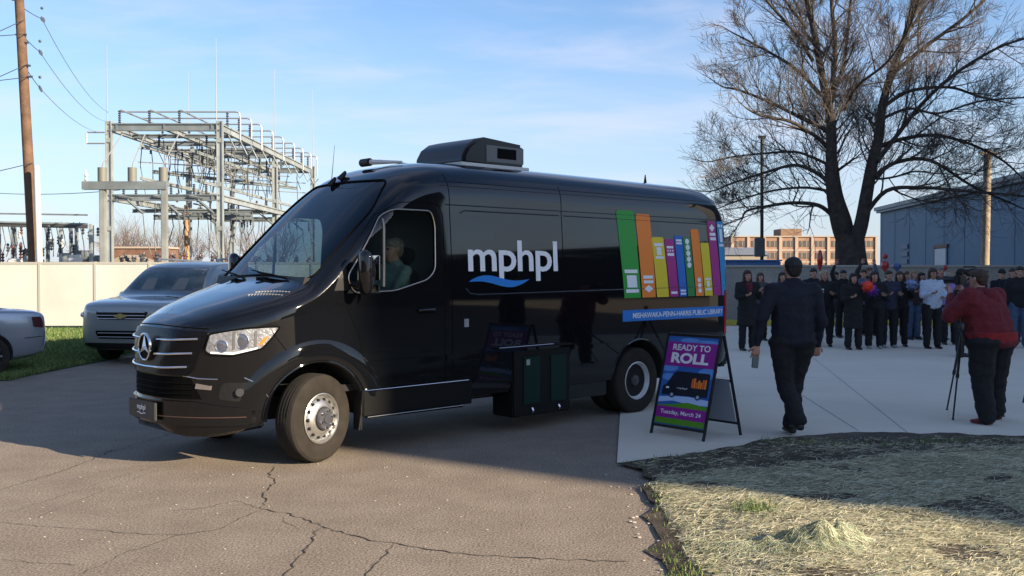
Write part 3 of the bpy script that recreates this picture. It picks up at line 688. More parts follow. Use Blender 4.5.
def person(label, loc, rz, H=1.68, top=None, pants=None, skin=SKIN, hair=(.03, .018, .01), hair_len=0, arms=(None, None), legs=None,
           heavy=1.24, coat=0., group=None, vox=.02, shoes=(.01, .01, .01), lean=0., head_turn=0., sleeves=None, face=True, hat=None, curls=(.5, .5)):
    """faces local -y; arms: (elbow, wrist) offsets from each shoulder (index 0 is x<0); legs: (knee, ankle) offsets from each hip"""
    t = thing('person', label, 'person', loc, rz, group)
    k = H/1.75; h = heavy; LZ = lambda z: V((0, -lean*max(0, z-.9), 0))
    def P(x, y, z): return V((x*k, y*k, z*k))+LZ(z)*k
    hips = [P(-.09*h, 0, .92), P(.09*h, 0, .92)]; sho = [P(-.185*(1+(h-1)*.6), 0, 1.42), P(.185*(1+(h-1)*.6), 0, 1.42)]
    legs = legs or (((0, -.01, -.44), (-.01, .0, -.84)), ((0, -.01, -.44), (.01, .0, -.84)))
    arms = [a or ((.06*s, .0, -.28), (.07*s, -.07, -.53)) for a, s in zip(arms, (-1, 1))]
    kn = [hips[i]+V(legs[i][0])*k for i in (0, 1)]; an = [hips[i]+V(legs[i][1])*k for i in (0, 1)]
    el = [sho[i]+V(arms[i][0])*k for i in (0, 1)]; wr = [sho[i]+V(arms[i][1])*k for i in (0, 1)]
    hc = P(0, -.015, 1.62); c, s_ = math.cos(head_turn), math.sin(head_turn)
    hd = lambda x, y, z: hc+V((x*c-y*s_, x*s_+y*c, z))*k*1.12
    b = MB()
    b.hull([(P(0, .01, 1.42), .058*k), (P(0, -.005, 1.54), .057*k)])
    b.hull([(hd(0, .012, .03), (.074*k, .09*k, .082*k)), (hd(0, -.035, -.02), (.060*k, .055*k, .07*k)), (hd(0, -.045, -.085), (.030*k, .03*k, .022*k))])
    b.hull([(hd(0, -.092, .005), .010*k), (hd(0, -.108, -.028), .013*k)])
    for s in (-1, 1): b.hull([(hd(s*.076, .01, .01), (.012*k, .016*k, .03*k))])
    b.hull([(P(0, 0, 1.34), (.13*k*h, .06*k*h, .07*k)), (P(0, 0, 1.05), (.115*k*h, .07*k*h, .08*k)), (P(0, 0, .96), (.125*k*h, .075*k*h, .07*k))])
    for i in (0, 1):
        limb(b, [hips[i], kn[i], an[i]], [.065*k*h**.5, .048*k, .036*k])
        limb(b, [sho[i], el[i], wr[i]], [.042*k, .034*k, .026*k])
    bo = remeshed(b, 'body', skin, t, vox*.7, 2)
    hb_ = MB()
    for i in (0, 1): hand(hb_, wr[i], wr[i]-el[i], (1, -1)[i], curls[i], k)
    # hands join the same mesh
    bm = bmesh.new(); bm.from_mesh(bo.data); n0 = len(bm.verts)
    vs = [bm.verts.new(v) for v in hb_.v]
    for f in hb_.f:
        try: bm.faces.new([vs[i] for i in f]).smooth = True
        except ValueError: pass
    bm.to_mesh(bo.data); bm.free()
    if face:
        for s in (-1, 1): MB().sphere(hd(s*.030, -.082, .012), .0125*k, 8, 6).build('eye', M_eye, t, True)
        MB().hull([(hd(-.018, -.082, -.062), .007*k), (hd(.018, -.082, -.062), .007*k)]).build('mouth', M_lip, t, True)
    # trousers, top, shoes
    if pants:
        p = MB(); p.hull([(hips[0], (.10*k*h, .115*k*h, .09*k)), (hips[1], (.10*k*h, .115*k*h, .09*k)), (P(0, 0, 1.02), (.14*k*h, .105*k*h, .05*k))])
        for i in (0, 1): limb(p, [hips[i], kn[i], an[i]+V((0, 0, .015))], [.102*k*h**.8, .078*k*h**.7, .072*k*h**.55])
        remeshed(p, 'trousers', pants, t, vox)
    if top:
        p = MB(); p.hull([(sho[0].lerp(sho[1], .08), .068*k*h**.5), (sho[1].lerp(sho[0], .08), .068*k*h**.5), (P(0, -.01, 1.25), (.17*k*h, .13*k*h, .12*k)), (P(0, .03, 1.36), (.13*k*h, .085*k*h, .06*k))])
        p.hull([(P(0, -.005, 1.25), (.165*k*h, .125*k*h, .1*k)), (P(0, -.01*h, 1.0), (.168*k*h, .130*k*h**1.15, .1*k)), (P(0, 0, .90), (.178*k*h, .132*k*h, .06*k))])
        p.hull([(P(0, .0, 1.44), (.09*k, .08*k, .06*k)), (P(0, .01, 1.525), (.066*k, .066*k, .02*k)), (sho[0].lerp(sho[1], .12), .05*k), (sho[1].lerp(sho[0], .12), .05*k)])
        if coat: p.hull([(P(0, 0, 1.0), (.16*k*h, .13*k*h, .06*k)), (P(0, 0, 1.0-coat), (.20*k*h, .16*k*h, .04*k))])
        for i in (0, 1): limb(p, [sho[i], el[i], wr[i].lerp(el[i], .06)], [.064*k*h, .054*k*h**.7, .043*k])
        remeshed(p, 'coat' if coat > .2 else 'jacket', top, t, vox)
    sm_ = mat('shoe_%.2f_%.2f' % (shoes[0], shoes[2]), shoes, .5)
    for i in (0, 1):
        a = an[i]; f = V((0, -1, 0))
        MB().hull([(a+V((0, .02, -.03))*k, (.042*k, .05*k, .04*k)), (a+V((0, .03, -.055))*k, (.038*k, .04*k, .022*k)), (a+V((0, -.15, -.055))*k, (.042*k, .045*k, .022*k))]).build('shoe', sm_, t, True, 60)
    hm = mat('hair_%.3f_%.3f' % (hair[0], hair[1]), hair, .65, noise=(30, .35), bump=(60, .8, .01))
    p = MB(); p.hull([(hd(0, .028, .042), (.090*k, .096*k, .088*k)), (hd(0, -.035, .070), (.066*k, .052*k, .042*k))])
    if not hair_len: p.hull([(hd(0, .05, .0), (.078*k, .058*k, .05*k)), (hd(0, .055, -.035), (.060*k, .040*k, .03*k))])
    if hair_len:
        p.hull([(hd(0, .05, .03), (.088*k, .065*k, .08*k)), (hd(0, .055, -.06-hair_len*.5), (.10*k, .05*k, .06*k)), (hd(0, .06, -.06-hair_len), (.085*k, .04*k, .03*k))])
        for s in (-1, 1): p.hull([(hd(s*.074, .015, .03), (.018*k, .038*k, .05*k)), (hd(s*.084, .015, -.05-hair_len*.8), (.018*k, .03*k, .04*k))])
    if hat is None or hair_len: remeshed(p, 'hair', hm, t, vox*.6, 2)
    if hat:
        MB().hull([(hd(0, .01, .065), (.09*k, .105*k, .07*k)), (hd(0, .01, .10), (.07*k, .08*k, .05*k))]).build('cap', hat, t, True, 60)
        MB().hull([(hd(0, -.13, .055), (.06*k, .05*k, .008*k)), (hd(0, -.06, .06), (.07*k, .04*k, .012*k))]).build('cap_brim', hat, t, True, 60)
    return t, dict(hd=hd, wr=wr, el=el, sho=sho, k=k, P=P)

C_black = cloth('black', (.008, .008, .010)); C_navy = cloth('navy', (.006, .008, .018)); C_maroon = cloth('maroon', (.13, .010, .016))
C_red = cloth('red', (.24, .012, .016)); C_jean = cloth('denim', (.05, .085, .15)); C_pale = cloth('pale_blue', (.42, .48, .58)); C_lav = cloth('lavender', (.27, .19, .48))
C_dgrey = cloth('dark_grey', (.055, .055, .062)); C_brown = cloth('brown', (.03, .02, .015)); C_char = cloth('charcoal', (.022, .026, .05))
C_wine = cloth('wine', (.09, .01, .02))

def place(px, py): p = gnd(px, py); return p
G = 'people gathered on the concrete in front of the wall'
UPH = lambda s: ((.05*s, -.06, -.27), (-.06*s, -.26, -.22))       # hands in front of the chest
def holder(s, z=-.15): return ((.06*s, -.05, -.27), (-.03*s, -.27, z))
def crowd(px, py, H, label, rz=0., **kw):
    p = place(px, py); a = math.atan2(-p.x, p.y)*-1
    return person(label, (p.x, p.y, .012), rz, H, group=G, **kw), p

(t1, q), p = crowd(747, 351, 1.66, 'woman in long black coat and dark red scarf at the left end of the crowd', R(12), top=C_black, pants=C_black, coat=.45, hair=(.035, .015, .01), hair_len=.18, arms=(UPH(-1), holder(1, -.12)))
MB().hull([(q['P'](0, -.06, 1.44), (.085, .07, .05)), (q['P'](0, -.11, 1.30), (.06, .05, .12))]).build('scarf', C_wine, t1, True)
ph = q['wr'][1]+V((0, -.05, .10)); o = MB().box((0, 0, 0), (.075, .01, .15)).build('phone', mat('phone_black', (.01, .01, .012), .2), None, bevel=.004)
def held(o, t, loc, rot=(0, 0, 0), label='', cat='', group=None):
    """thing carried by a person: stays top level"""
    M = Matrix.Rotation(t.rotation_euler.z, 3, 'Z'); o.location = t.location+M @ V(loc); o.rotation_euler = (rot[0], rot[1], rot[2]+t.rotation_euler.z)
    tag(o, label, cat, group); return o
held(o, t1, ph, (R(-15), 0, 0), 'small black phone held up by the woman in the long black coat', 'phone')

(t, q), p = crowd(782, 346, 1.62, 'person in dark purple top half hidden behind the walking man, clapping', 0, top=cloth('deep_purple', (.05, .025, .09)), pants=C_black, hair=(.02, .012, .01), hair_len=.1, arms=(UPH(-1), UPH(1)))
(t, q), p = crowd(824, 347, 1.66, 'blond woman in black top with a white name badge, right of the walking man', R(-8), top=C_black, pants=C_black, hair=(.33, .24, .15), hair_len=.14, arms=(UPH(-1), UPH(1)))
MB().box(q['P'](-.07, -.125, 1.30), (.08, .012, .035)).build('name_badge', M_white, t)
(t, q), p = crowd(843, 338, 1.66, 'person in black raising one gloved arm high above the crowd', 0, top=C_black, pants=C_black, hair=(.02, .015, .012), arms=(((-.10, -.04, .22), (-.02, -.06, .47)), UPH(1)))
(t5, q5), p = crowd(853, 350, 1.60, 'person in long black coat waving an orange red pompom in front of the chest', R(4), top=C_black, pants=C_black, coat=.5, hair=(.012, .01, .01), hair_len=.08, arms=(UPH(-1), holder(1, -.02)))
(t, q), p = crowd(863, 340, 1.68, 'person with dark hair standing behind the pompom wavers, mostly hidden', R(-10), top=cloth('steel_blue', (.06, .09, .16)), pants=C_black, hair=(.05, .03, .02), arms=(UPH(-1), ((.10, -.04, .20), (.04, -.08, .44))))
(t7, q7), p = crowd(874, 349, 1.64, 'person in black with pale shoes holding a purple pompom', R(-5), top=C_black, pants=C_black, hair=(.02, .015, .012), hair_len=.05, arms=(holder(-1, -.12), UPH(1)), shoes=(.3, .3, .28))
(t, q), p = crowd(888, 348, 1.65, 'person in charcoal jacket standing beside the purple pompom holder', R(6), top=C_char, pants=C_black, hair=(.03, .02, .015), arms=(UPH(-1), UPH(1)), shoes=(.28, .29, .3))
(t9, q9), p = crowd(899, 347, 1.64, 'woman in black holding a white and blue bundle at her shoulder', R(-6), top=C_black, pants=C_black, hair=(.05, .03, .02), hair_len=.12, arms=(UPH(-1), holder(1, -.03)))
(t, q), p = crowd(913, 340, 1.66, 'fair haired person in dark brown jacket and blue jeans', R(15), top=C_brown, pants=C_jean, hair=(.25, .17, .10), hair_len=.06, arms=(UPH(-1), None))
(t11, q), p = crowd(932, 349, 1.70, 'woman in pale blue jacket with long brown hair and black trousers', R(5), top=C_pale, pants=C_black, skin=SKIN2, hair=(.035, .018, .012), hair_len=.16, arms=(UPH(-1), ((.05, -.04, -.27), (-.08, -.22, -.3))))
(t, q), p = crowd(949, 345, 1.60, 'person in lavender jacket partly hidden behind the camera operator', R(-5), top=C_lav, pants=C_black, skin=SKIN, hair=(.30, .2, .13), hair_len=.1, coat=.2, arms=(holder(-1, .0), holder(1, .0)))
(t13, q13), p = crowd(960, 357, 1.66, 'camera operator in black cap and coat with a video camera on the shoulder', R(62), top=C_black, pants=C_black, hair=(.012, .01, .01), hat=C_black, arms=(((-.10, -.12, -.18), (.02, -.26, .0)), ((.12, -.14, -.15), (.06, -.30, .08))))
(t14, q), p = crowd(1001, 338, 1.66, 'person in dark cap just behind the man in the red hoodie', 0, top=C_navy, pants=C_black, hat=cloth('cap_dark', (.02, .015, .02)), arms=(UPH(-1), UPH(1)))
(t, q), p = crowd(1019, 348, 1.74, 'person in dark coat and blue jeans at the right end of the crowd', R(-20), top=C_black, pants=C_jean, hair=(.012, .01, .01), arms=(None, UPH(1)))
(t, q), p = crowd(835, 337, 1.62, 'person in dark top at the back between the blond woman and the raised arm', R(5), top=C_dgrey, pants=C_black, hair=(.02, .015, .01), arms=(UPH(-1), UPH(1)))
(t, q), p = crowd(907, 338, 1.63, 'person in black at the back behind the fair haired one in jeans', R(-5), top=C_black, pants=C_black, hair=(.06, .035, .02), hair_len=.05, arms=(UPH(-1), UPH(1)))
(t, q), p = crowd(1012, 342, 1.70, 'tall person in navy jacket second from the right end of the crowd', R(-12), top=C_navy, pants=C_char, hair=(.03, .02, .015), arms=(UPH(-1), None))

for px, py, H, rz, tp, hr, hl, ar, lab in (
    (760, 341, 1.60, 10, C_dgrey, (.06, .04, .025), .1, (UPH(-1), UPH(1)), 'short person in dark grey right of the woman in the red scarf, half hidden'),
    (813, 343, 1.70, 4, C_navy, (.02, .015, .01), 0, (UPH(-1), None), 'person in navy just right of the walking man, near the tall red balloon'),
    (869, 336, 1.73, -4, C_brown, (.10, .06, .035), 0, (((-.10, -.04, .20), (.0, -.08, .42)), UPH(1)), 'tall brown jacketed person at the back between the two pompoms'),
    (921, 338, 1.60, 8, C_wine, (.015, .012, .01), .12, (UPH(-1), UPH(1)), 'woman in wine red top partly hidden by the pale blue jacket'),
    (940, 340, 1.74, -3, C_dgrey, (.16, .15, .14), 0, (UPH(-1), UPH(1)), 'grey haired person in dark grey between the pale blue and lavender jackets'),
    (972, 341, 1.69, 0, C_char, (.04, .025, .015), 0, (UPH(-1), holder(1, .15)), 'person in charcoal behind the camera operator holding a phone arm up')):
    crowd(px, py, H, lab, R(rz), top=tp, pants=C_black if H != 1.70 else C_jean, hair=hr, hair_len=hl, arms=ar, heavy=1.1+.25*((px*7) % 5)/4)

def pompom(name, m, r):
    b = MB(); rnd = random.Random(3)
    for i in range(150):
        d = V((rnd.gauss(0, 1), rnd.gauss(0, 1), rnd.gauss(0, 1))).normalized(); e = d.orthogonal().normalized()*.006; f = d*r*rnd.uniform(.7, 1.1)+V((0, 0, -.02))
        b.add([-e, e, f+e, f-e], [(0, 1, 2, 3)])
    b.sphere((0, 0, 0), r*.6, 8, 6)
    return b.build(name, m)
held(pompom('pompom', mat('orange_foil', (.75, .06, .02), .35), .15), t5, q5['wr'][1]+V((0, -.08, .06)), label='orange red foil pompom held by the person in the long black coat', cat='pompom')
held(pompom('pompom', mat('purple_foil', (.12, .03, .35), .35), .17), t7, q7['wr'][0]+V((0, -.1, .04)), label='purple foil pompom held by the person with pale shoes', cat='pompom')
held(pompom('pompom', mat('blue_white_foil', (.22, .28, .45), .35, noise=(20, .9)), .15), t9, q9['wr'][1]+V((0, -.08, .06)), label='blue and white pompom held at a shoulder in the crowd', cat='pompom')
# video camera on the operator's shoulder
vc = thing('video_camera', 'black video camera on the shoulder of the operator in the black cap', 'camera', (0, 0, 0))
MB().box((0, 0, 0), (.12, .30, .14)).build('camera_body', mat('camera_black', (.012, .012, .013), .45), vc, bevel=.015)
MB().lathe([(.05, -.16), (.06, -.20), (.045, -.30), (.055, -.33), (.03, -.32), (0, -.31)], (0, 0, 0), 'Y', 16).build('lens', mat('camera_lens', (.01, .01, .015), .15), vc, True)
MB().tube([(0, -.1, .07), (0, -.1, .12), (0, .1, .12), (0, .1, .07)], .012, 6).build('top_handle', M_plas, vc)
MB().box((.09, -.08, .06), (.05, .12, .05)).build('viewfinder', M_plas, vc)
M = Matrix.Rotation(t13.rotation_euler.z, 3, 'Z'); vc.location = t13.location+M @ V((.14, -.14, 1.60)); vc.rotation_euler = (0, 0, t13.rotation_euler.z)

# balloons on sticks behind the crowd
M_bal = mat('balloon_red', (.34, .012, .015), .25, coat=.5); M_bal2 = mat('balloon_blue', (.03, .07, .22), .25, coat=.5)
for px, py, Y, m, sz, lab in ((820, 256, 27, M_bal, (.13, .45), 'tall narrow red balloon above the blond woman'), (885, 262, 27, M_bal, (.17, .24), 'round red balloon over the middle of the crowd, next to the blue one'),
                              (897, 263, 27, M_bal2, (.19, .17), 'dark blue balloon over the middle of the crowd'), (945, 264, 26, M_bal, (.09, .11), 'small red balloon beside the woman in the pale blue jacket')):
    p = at(px, py+4, Y); sz = (sz[0]*.62, sz[1]*.72); e = thing('balloon', lab, 'balloon', p, 0, 'balloons over the crowd')
    MB().hull([((0, 0, .02), (sz[0], sz[0], sz[1]*.8)), ((0, 0, -sz[1]*.8), .03)]).build('balloon_skin', m, e, True, 80)
    if px == 885: MB().hull([((0, 0, .02+.24), (.07, .07, .08))]).build('balloon_knob', m, e, True, 80)
    MB().tube([(0, 0, -sz[1]), (.02, .02, -.6), (0, 0, 1.0-p.z)], .008, 5).build('string', M_white, e)

# walking man seen from behind
pw = gnd(792, 436)
tw, qw = person('man in navy shirt and black trousers walking away across the concrete, seen from behind', (pw.x, pw.y, .012), R(185), 1.80, top=C_navy, pants=C_black, skin=SKIN, hair=(.008, .007, .007), vox=.013, heavy=1.28,
    arms=(((-.06, .05, -.28), (-.05, -.03, -.54)), ((.11, .06, -.27), (.15, .03, -.53))),
    legs=(((.05, -.12, -.42), (.11, -.03, -.83)), ((-.05, -.02, -.43), (-.10, .22, -.76))), curls=(.7, .35))
bt = MB(); bt.lathe([(.158, -.02), (.166, -.02), (.166, .02), (.158, .02)], (0, 0, 1.0), 'Z', 24, closed=True)
for i, v in enumerate(bt.v): bt.v[i] = (v[0]*1.10, v[1]*.87, v[2])
bt.box((-.19, .02, .98), (.05, .07, .12)); bt.build('belt', M_plas, tw)
o = MB().box((0, 0, 0), (.07, .014, .17)).build('handheld_radio', mat('phone_teal', (.02, .05, .05), .3), None, bevel=.005)
held(o, tw, qw['wr'][1]+V((.01, -.02, -.15)), (R(8), R(-8), 0), 'small dark radio in the left hand of the walking man', 'radio')

# photographer in red
pr_ = gnd(991, 423)
tr, qr = person('photographer in red hoodie and black trousers at the right of the concrete', (pr_.x, pr_.y, .012), R(-143), 1.68, top=C_maroon, pants=C_black, skin=SKIN, hair=(.05, .025, .015), vox=.014, heavy=2.0, lean=.22,
    arms=(((-.08, -.17, -.18), (.14, -.29, .05)), ((.10, -.17, -.20), (-.12, -.29, .03))), legs=(((-.02, -.05, -.43), (-.06, -.06, -.84)), ((.02, .0, -.44), (.06, .08, -.84))), shoes=(.16, .012, .018), curls=(.9, .9))
MB().hull([(qr['P'](0, .10, 1.47), (.13, .08, .06)), (qr['P'](0, .13, 1.40), (.10, .06, .06))]).build('hood', C_maroon, tr, True, 80)
hm_ = MB(); hm_.lathe([(.31, -.045), (.325, -.04), (.325, .06), (.31, .065)], (0, -.0, .93), 'Z', 28, closed=True)
for i, v in enumerate(hm_.v): hm_.v[i] = (v[0]*1.02, v[1]*.77-.01, v[2])
hm_.build('hoodie_hem', C_red, tr, True)
cm = thing('camera', 'black camera with a big lens held to the eye by the photographer in red', 'camera', (0, 0, 0))
MB().box((0, 0, 0), (.15, .08, .11)).build('camera_body', mat('camera_black', (.012, .012, .013), .45), cm, bevel=.015)
MB().lathe([(.042, -.03), (.045, -.12), (.05, -.17), (.042, -.175), (0, -.165)], (0, 0, 0), 'Y', 20).build('lens', mat('camera_lens', (.01, .01, .015), .15), cm, True)
MB().box((0, .0, .07), (.06, .07, .04)).build('flash_housing', M_plas, cm, bevel=.008)
M = Matrix.Rotation(tr.rotation_euler.z, 3, 'Z'); cm.location = tr.location+M @ (qr['hd'](0, -.19, .0)); cm.rotation_euler = (0, 0, tr.rotation_euler.z)
# tripods
M_tri = mat('tripod_black', (.014, .014, .015), .4)
def tripod(label, head, feet):
    t = thing('tripod', label, 'tripod', (head.x, head.y, 0), 0, 'tripods by the photographer')
    MB().tube([(0, 0, head.z-.30), (0, 0, head.z+.05)], .014, 8).build('centre_column', M_tri, t)
    MB().hull([((0, 0, head.z), .035), ((0, 0, head.z+.07), (.04, .03, .015))]).build('tripod_head', M_tri, t, True)
    for f in feet:
        a = V((0, 0, head.z-.02)); b = V((f[0]-head.x, f[1]-head.y, .025)); m = a.lerp(b, .5)
        l = MB().tube([a, m], .015, 8); l.tube([m, b], .010, 8); l.tube([m-(b-a)*.02, m+(b-a)*.02], .02, 8); l.tube([b, b-V((0, 0, .015))], .014, 8)
        l.build('leg', M_tri, t)
f1, f2, f3 = gnd(947, 411), gnd(953, 421), gnd(1008, 419)
hd_ = at(962, 330, pr_.y-.10); tripod('black tripod with its legs spread round the feet of the photographer in red', V((hd_.x, hd_.y, hd_.z)), [(f1.x, f1.y), (f2.x, f2.y), (f3.x, f3.y+.1)])
p = gnd(1040, 408); tripod('black tripod at the right edge of the photo, one foot showing', V((p.x, p.y, 1.0)), [(p.x-.27, p.y-.32), (p.x+.4, p.y-.1), (p.x, p.y+.4)])

# ------------------------------------------------------------------ sandwich board
a0 = gnd(650, 434); a1 = gnd(704, 443)
e1_ = (a1-a0).normalized(); wS = (a1-a0).length; nS = V((-e1_.y, e1_.x, 0))
if nS.y < 0: nS = -nS
sgn = thing('sandwich_board', 'black framed sandwich board reading READY TO ROLL beside the rear wheel of the van', 'sign', ((a0+a1)/2+nS*.30).to_tuple(), math.atan2(e1_.y, e1_.x))
HS = 1.03; W2 = wS/2; M_fr = mat('frame_black', (.012, .012, .014), .4)
for s, nm in ((-1, 'front_frame'), (1, 'back_frame')):
    f = MB(); tp = V((0, s*.02, HS))
    for x_ in (-W2+.012, W2-.012): f.bar((x_, s*.30, 0), (x_, s*.02, HS), .022, .022, (0, 1, 0))
    for k_ in ((.985), (.10)) if s < 0 else ((.985), (.55), (.13)):
        q0 = V((0, s*.30, 0)).lerp(tp, k_); f.bar((-W2+.02, q0.y, q0.z), (W2-.02, q0.y, q0.z), .022, .026)
    f.build(nm, M_fr, sgn)
def sb(u, v, off=0.):      # u across, v up the front panel, both 0..1
    P0 = V((-W2+.024, -.30, 0)); dz = V((0, .28, HS)); q0 = P0+dz*(.115+.86*v)+V((1, 0, 0))*(wS-.048)*u
    n = V((0, -HS, .28)).normalized(); return q0+n*off
def spatch(P, off, m, name, par): return MB().add([sb(a, b, off) for a, b in P], [tuple(range(len(P)))]).build(name, m, par)
pnl = MB().add([sb(0, 0, -.006), sb(1, 0, -.006), sb(1, 1, -.006), sb(0, 1, -.006), sb(0, 0, 0), sb(1, 0, 0), sb(1, 1, 0), sb(0, 1, 0)],
    [(0, 1, 2, 3), (4, 5, 6, 7), (0, 1, 5, 4), (1, 2, 6, 5), (2, 3, 7, 6), (3, 0, 4, 7)]).build('poster', mat('poster_blue', (.035, .13, .42), .35), sgn)
bpn = MB(); bpn.box((0, 0, 0), (wS-.06, .006, .44)); bo_ = bpn.build('back_panel', mat('panel_grey', (.30, .32, .35), .6), sgn); bo_.location = (0, .185, .36); bo_.rotation_euler = (R(15.5), 0, 0)
M_mag = mat('poster_magenta', (.28, .018, .26), .35); M_gr = mat('poster_green', (.10, .28, .02), .35); M_cl = mat('poster_cloud', (.45, .58, .85), .35); M_lb = mat('poster_light', (.12, .30, .68), .35)
cl = []
for cx, cy, rx, ry in ((.1, .64, .2, .05), (.9, .60, .2, .06), (.45, .95, .2, .03), (.8, .93, .25, .035), (.15, .53, .15, .04)):
    cl = [(min(max(cx+rx*math.cos(i*.42), 0.01), .99), cy+ry*math.sin(i*.42)) for i in range(15)]
    spatch(cl, .002, M_lb, 'poster_cloud', pnl)
spatch([(.01, .24), (.3, .27), (.6, .25), (.99, .25), (.99, .31), (.6, .33), (.3, .32), (.01, .30)], .003, M_cl, 'poster_cloud', pnl)
spatch([(.01, .01), (.99, .01), (.99, .24), (.6, .265), (.3, .23), (.01, .21)], .004, M_gr, 'poster_grass', pnl)
spatch([(.01, .655), (.99, .655), (.99, .93), (.01, .93)], .005, M_mag, 'poster_band', pnl)
spatch([(.01, .075), (.99, .075), (.99, .20), (.01, .20)], .006, M_mag, 'poster_band', pnl)
pv = [(.06, .36), (.06, .42), (.13, .45), (.24, .575), (.30, .60), (.93, .60), (.95, .58), (.95, .34), (.06, .33)]
spatch(pv, .007, mat('poster_black', (.012, .014, .025), .35), 'poster_van', pnl)
for x_ in (.27, .78):
    spatch([(x_+.055*math.cos(i*.5236), .335+.034*math.sin(i*.5236)) for i in range(12)], .009, mat('poster_black', (.012, .014, .025), .35), 'poster_wheel', pnl)
    spatch([(x_+.032*math.cos(i*.5236), .335+.02*math.sin(i*.5236)) for i in range(12)], .0105, mat('poster_grey', (.35, .4, .5), .35), 'poster_wheel', pnl)
for i, (c, hh) in enumerate((('g', .10), ('o', .11), ('m', .07), ('o', .09), ('y', .07), ('m', .10), ('o', .10))):
    x_ = .62+i*.042; spatch([(x_, .43), (x_+.035, .43), (x_+.035, .43+hh), (x_, .43+hh)], .009, mat('poster_red', (.75, .12, .04), .35) if c in 'gm' else mat('poster_orange', (.85, .25, .03), .35), 'poster_books', pnl)
spatch([(.13, .40), (.19, .40), (.19, .42), (.13, .42)], .009, M_white, 'poster_headlight', pnl)
for txt, r_, of, offs in (('READY TO', (.13, .87, .835, .905), .008, .02), ('ROLL', (.13, .87, .69, .81), .008, .045), ('Tuesday, March 24', (.10, .90, .105, .165), .009, .012), ('mphpl', (.35, .55, .40, .425), .009, 0)):
    vs, fs = fit_text(txt, *r_, offset=offs); MB().add([sb(a, b, of) for a, b in vs], fs).build('poster_lettering', M_white, pnl)

# driver at the wheel
dl = V((2.24, -.47, .26)); M_ = Matrix.Rotation(VAN_A, 3, 'Z'); dw = VAN_O+M_ @ dl
person('driver in grey green top and glasses sitting behind the wheel of the black van', dw, VAN_A-math.pi/2, 1.74, top=cloth('grey_green', (.20, .27, .24)), pants=C_black, hair=(.22, .18, .14),
       arms=(((-.03, -.16, -.24), (.04, -.42, -.26)), ((.03, -.16, -.24), (-.04, -.42, -.26))), legs=(((-.02, -.42, .02), (-.02, -.52, -.38)), ((.02, -.42, .02), (.02, -.52, -.38))), heavy=1.1)
# ------------------------------------------------------------------ ground
def nodemat(name):
    m = bpy.data.materials.new(name); m.use_nodes = True; nt = m.node_tree
    return m, nt, nt.nodes['Principled BSDF']
def ground_mat(name, c1, c2, big, fine_amt, rough=.9, bump=.3, speck=None, bscale=160):
    m, nt, b = nodemat(name); b.inputs['Roughness'].default_value = rough; b.inputs['Specular IOR Level'].default_value = .25
    tc = nt.nodes.new('ShaderNodeTexCoord')
    n = nt.nodes.new('ShaderNodeTexNoise'); n.inputs['Scale'].default_value = big; n.inputs['Detail'].default_value = 7; n.inputs['Roughness'].default_value = .6
    nt.links.new(tc.outputs['Object'], n.inputs['Vector'])
    mr = nt.nodes.new('ShaderNodeMapRange'); mr.inputs[1].default_value = .35; mr.inputs[2].default_value = .65; nt.links.new(n.outputs['Fac'], mr.inputs[0])
    mx = nt.nodes.new('ShaderNodeMix'); mx.data_type = 'RGBA'; mx.inputs[6].default_value = (*c1, 1); mx.inputs[7].default_value = (*c2, 1); nt.links.new(mr.outputs[0], mx.inputs[0])
    f = nt.nodes.new('ShaderNodeTexNoise'); f.inputs['Scale'].default_value = bscale; f.inputs['Detail'].default_value = 3; nt.links.new(tc.outputs['Object'], f.inputs['Vector'])
    fr = nt.nodes.new('ShaderNodeMapRange'); fr.inputs[1].default_value = .3; fr.inputs[2].default_value = .7; fr.inputs[3].default_value = 1-fine_amt; fr.inputs[4].default_value = 1+fine_amt
    nt.links.new(f.outputs['Fac'], fr.inputs[0])
    vm = nt.nodes.new('ShaderNodeVectorMath'); vm.operation = 'SCALE'; nt.links.new(mx.outputs[2], vm.inputs[0]); nt.links.new(fr.outputs[0], vm.inputs['Scale'])
    src = vm.outputs[0]
    if speck:
        v = nt.nodes.new('ShaderNodeTexVoronoi'); v.inputs['Scale'].default_value = speck[0]; nt.links.new(tc.outputs['Object'], v.inputs['Vector'])
        vr = nt.nodes.new('ShaderNodeMapRange'); vr.inputs[1].default_value = speck[1]; vr.inputs[2].default_value = speck[1]*.6; nt.links.new(v.outputs['Distance'], vr.inputs[0])
        m2 = nt.nodes.new('ShaderNodeMix'); m2.data_type = 'RGBA'; m2.inputs[7].default_value = (*speck[2], 1); nt.links.new(vr.outputs[0], m2.inputs[0]); nt.links.new(src, m2.inputs[6]); src = m2.outputs[2]
    nt.links.new(src, b.inputs['Base Color'])
    bp = nt.nodes.new('ShaderNodeBump'); bp.inputs['Strength'].default_value = bump; bp.inputs['Distance'].default_value = .006; nt.links.new(f.outputs['Fac'], bp.inputs['Height']); nt.links.new(bp.outputs[0], b.inputs['Normal'])
    return m
M_asph = ground_mat('asphalt', (.200, .160, .124), (.245, .200, .156), 2.2, .42, speck=(75, .16, (.46, .40, .32)), bump=1., bscale=60)
M_conc = ground_mat('concrete', (.62, .555, .45), (.68, .61, .50), .7, .08, bump=.15)
M_soil = ground_mat('soil', (.045, .035, .026), (.10, .08, .058), 3., .5, bump=1., bscale=60)
M_turf = ground_mat('turf', (.045, .085, .02), (.075, .12, .03), 2., .5, bump=1., bscale=50)
M_field = ground_mat('dry_ground', (.10, .10, .06), (.16, .14, .10), .05, .3)
def sheet(poly, z, name, m, cuts=0):
    return struct(MB().add([(p[0], p[1], z) for p in poly], [tuple(range(len(poly)))]).build(name, m))
sheet([(-2500, -400), (2500, -400), (2500, 4000), (-2500, 4000)], -.02, 'ground', M_field)
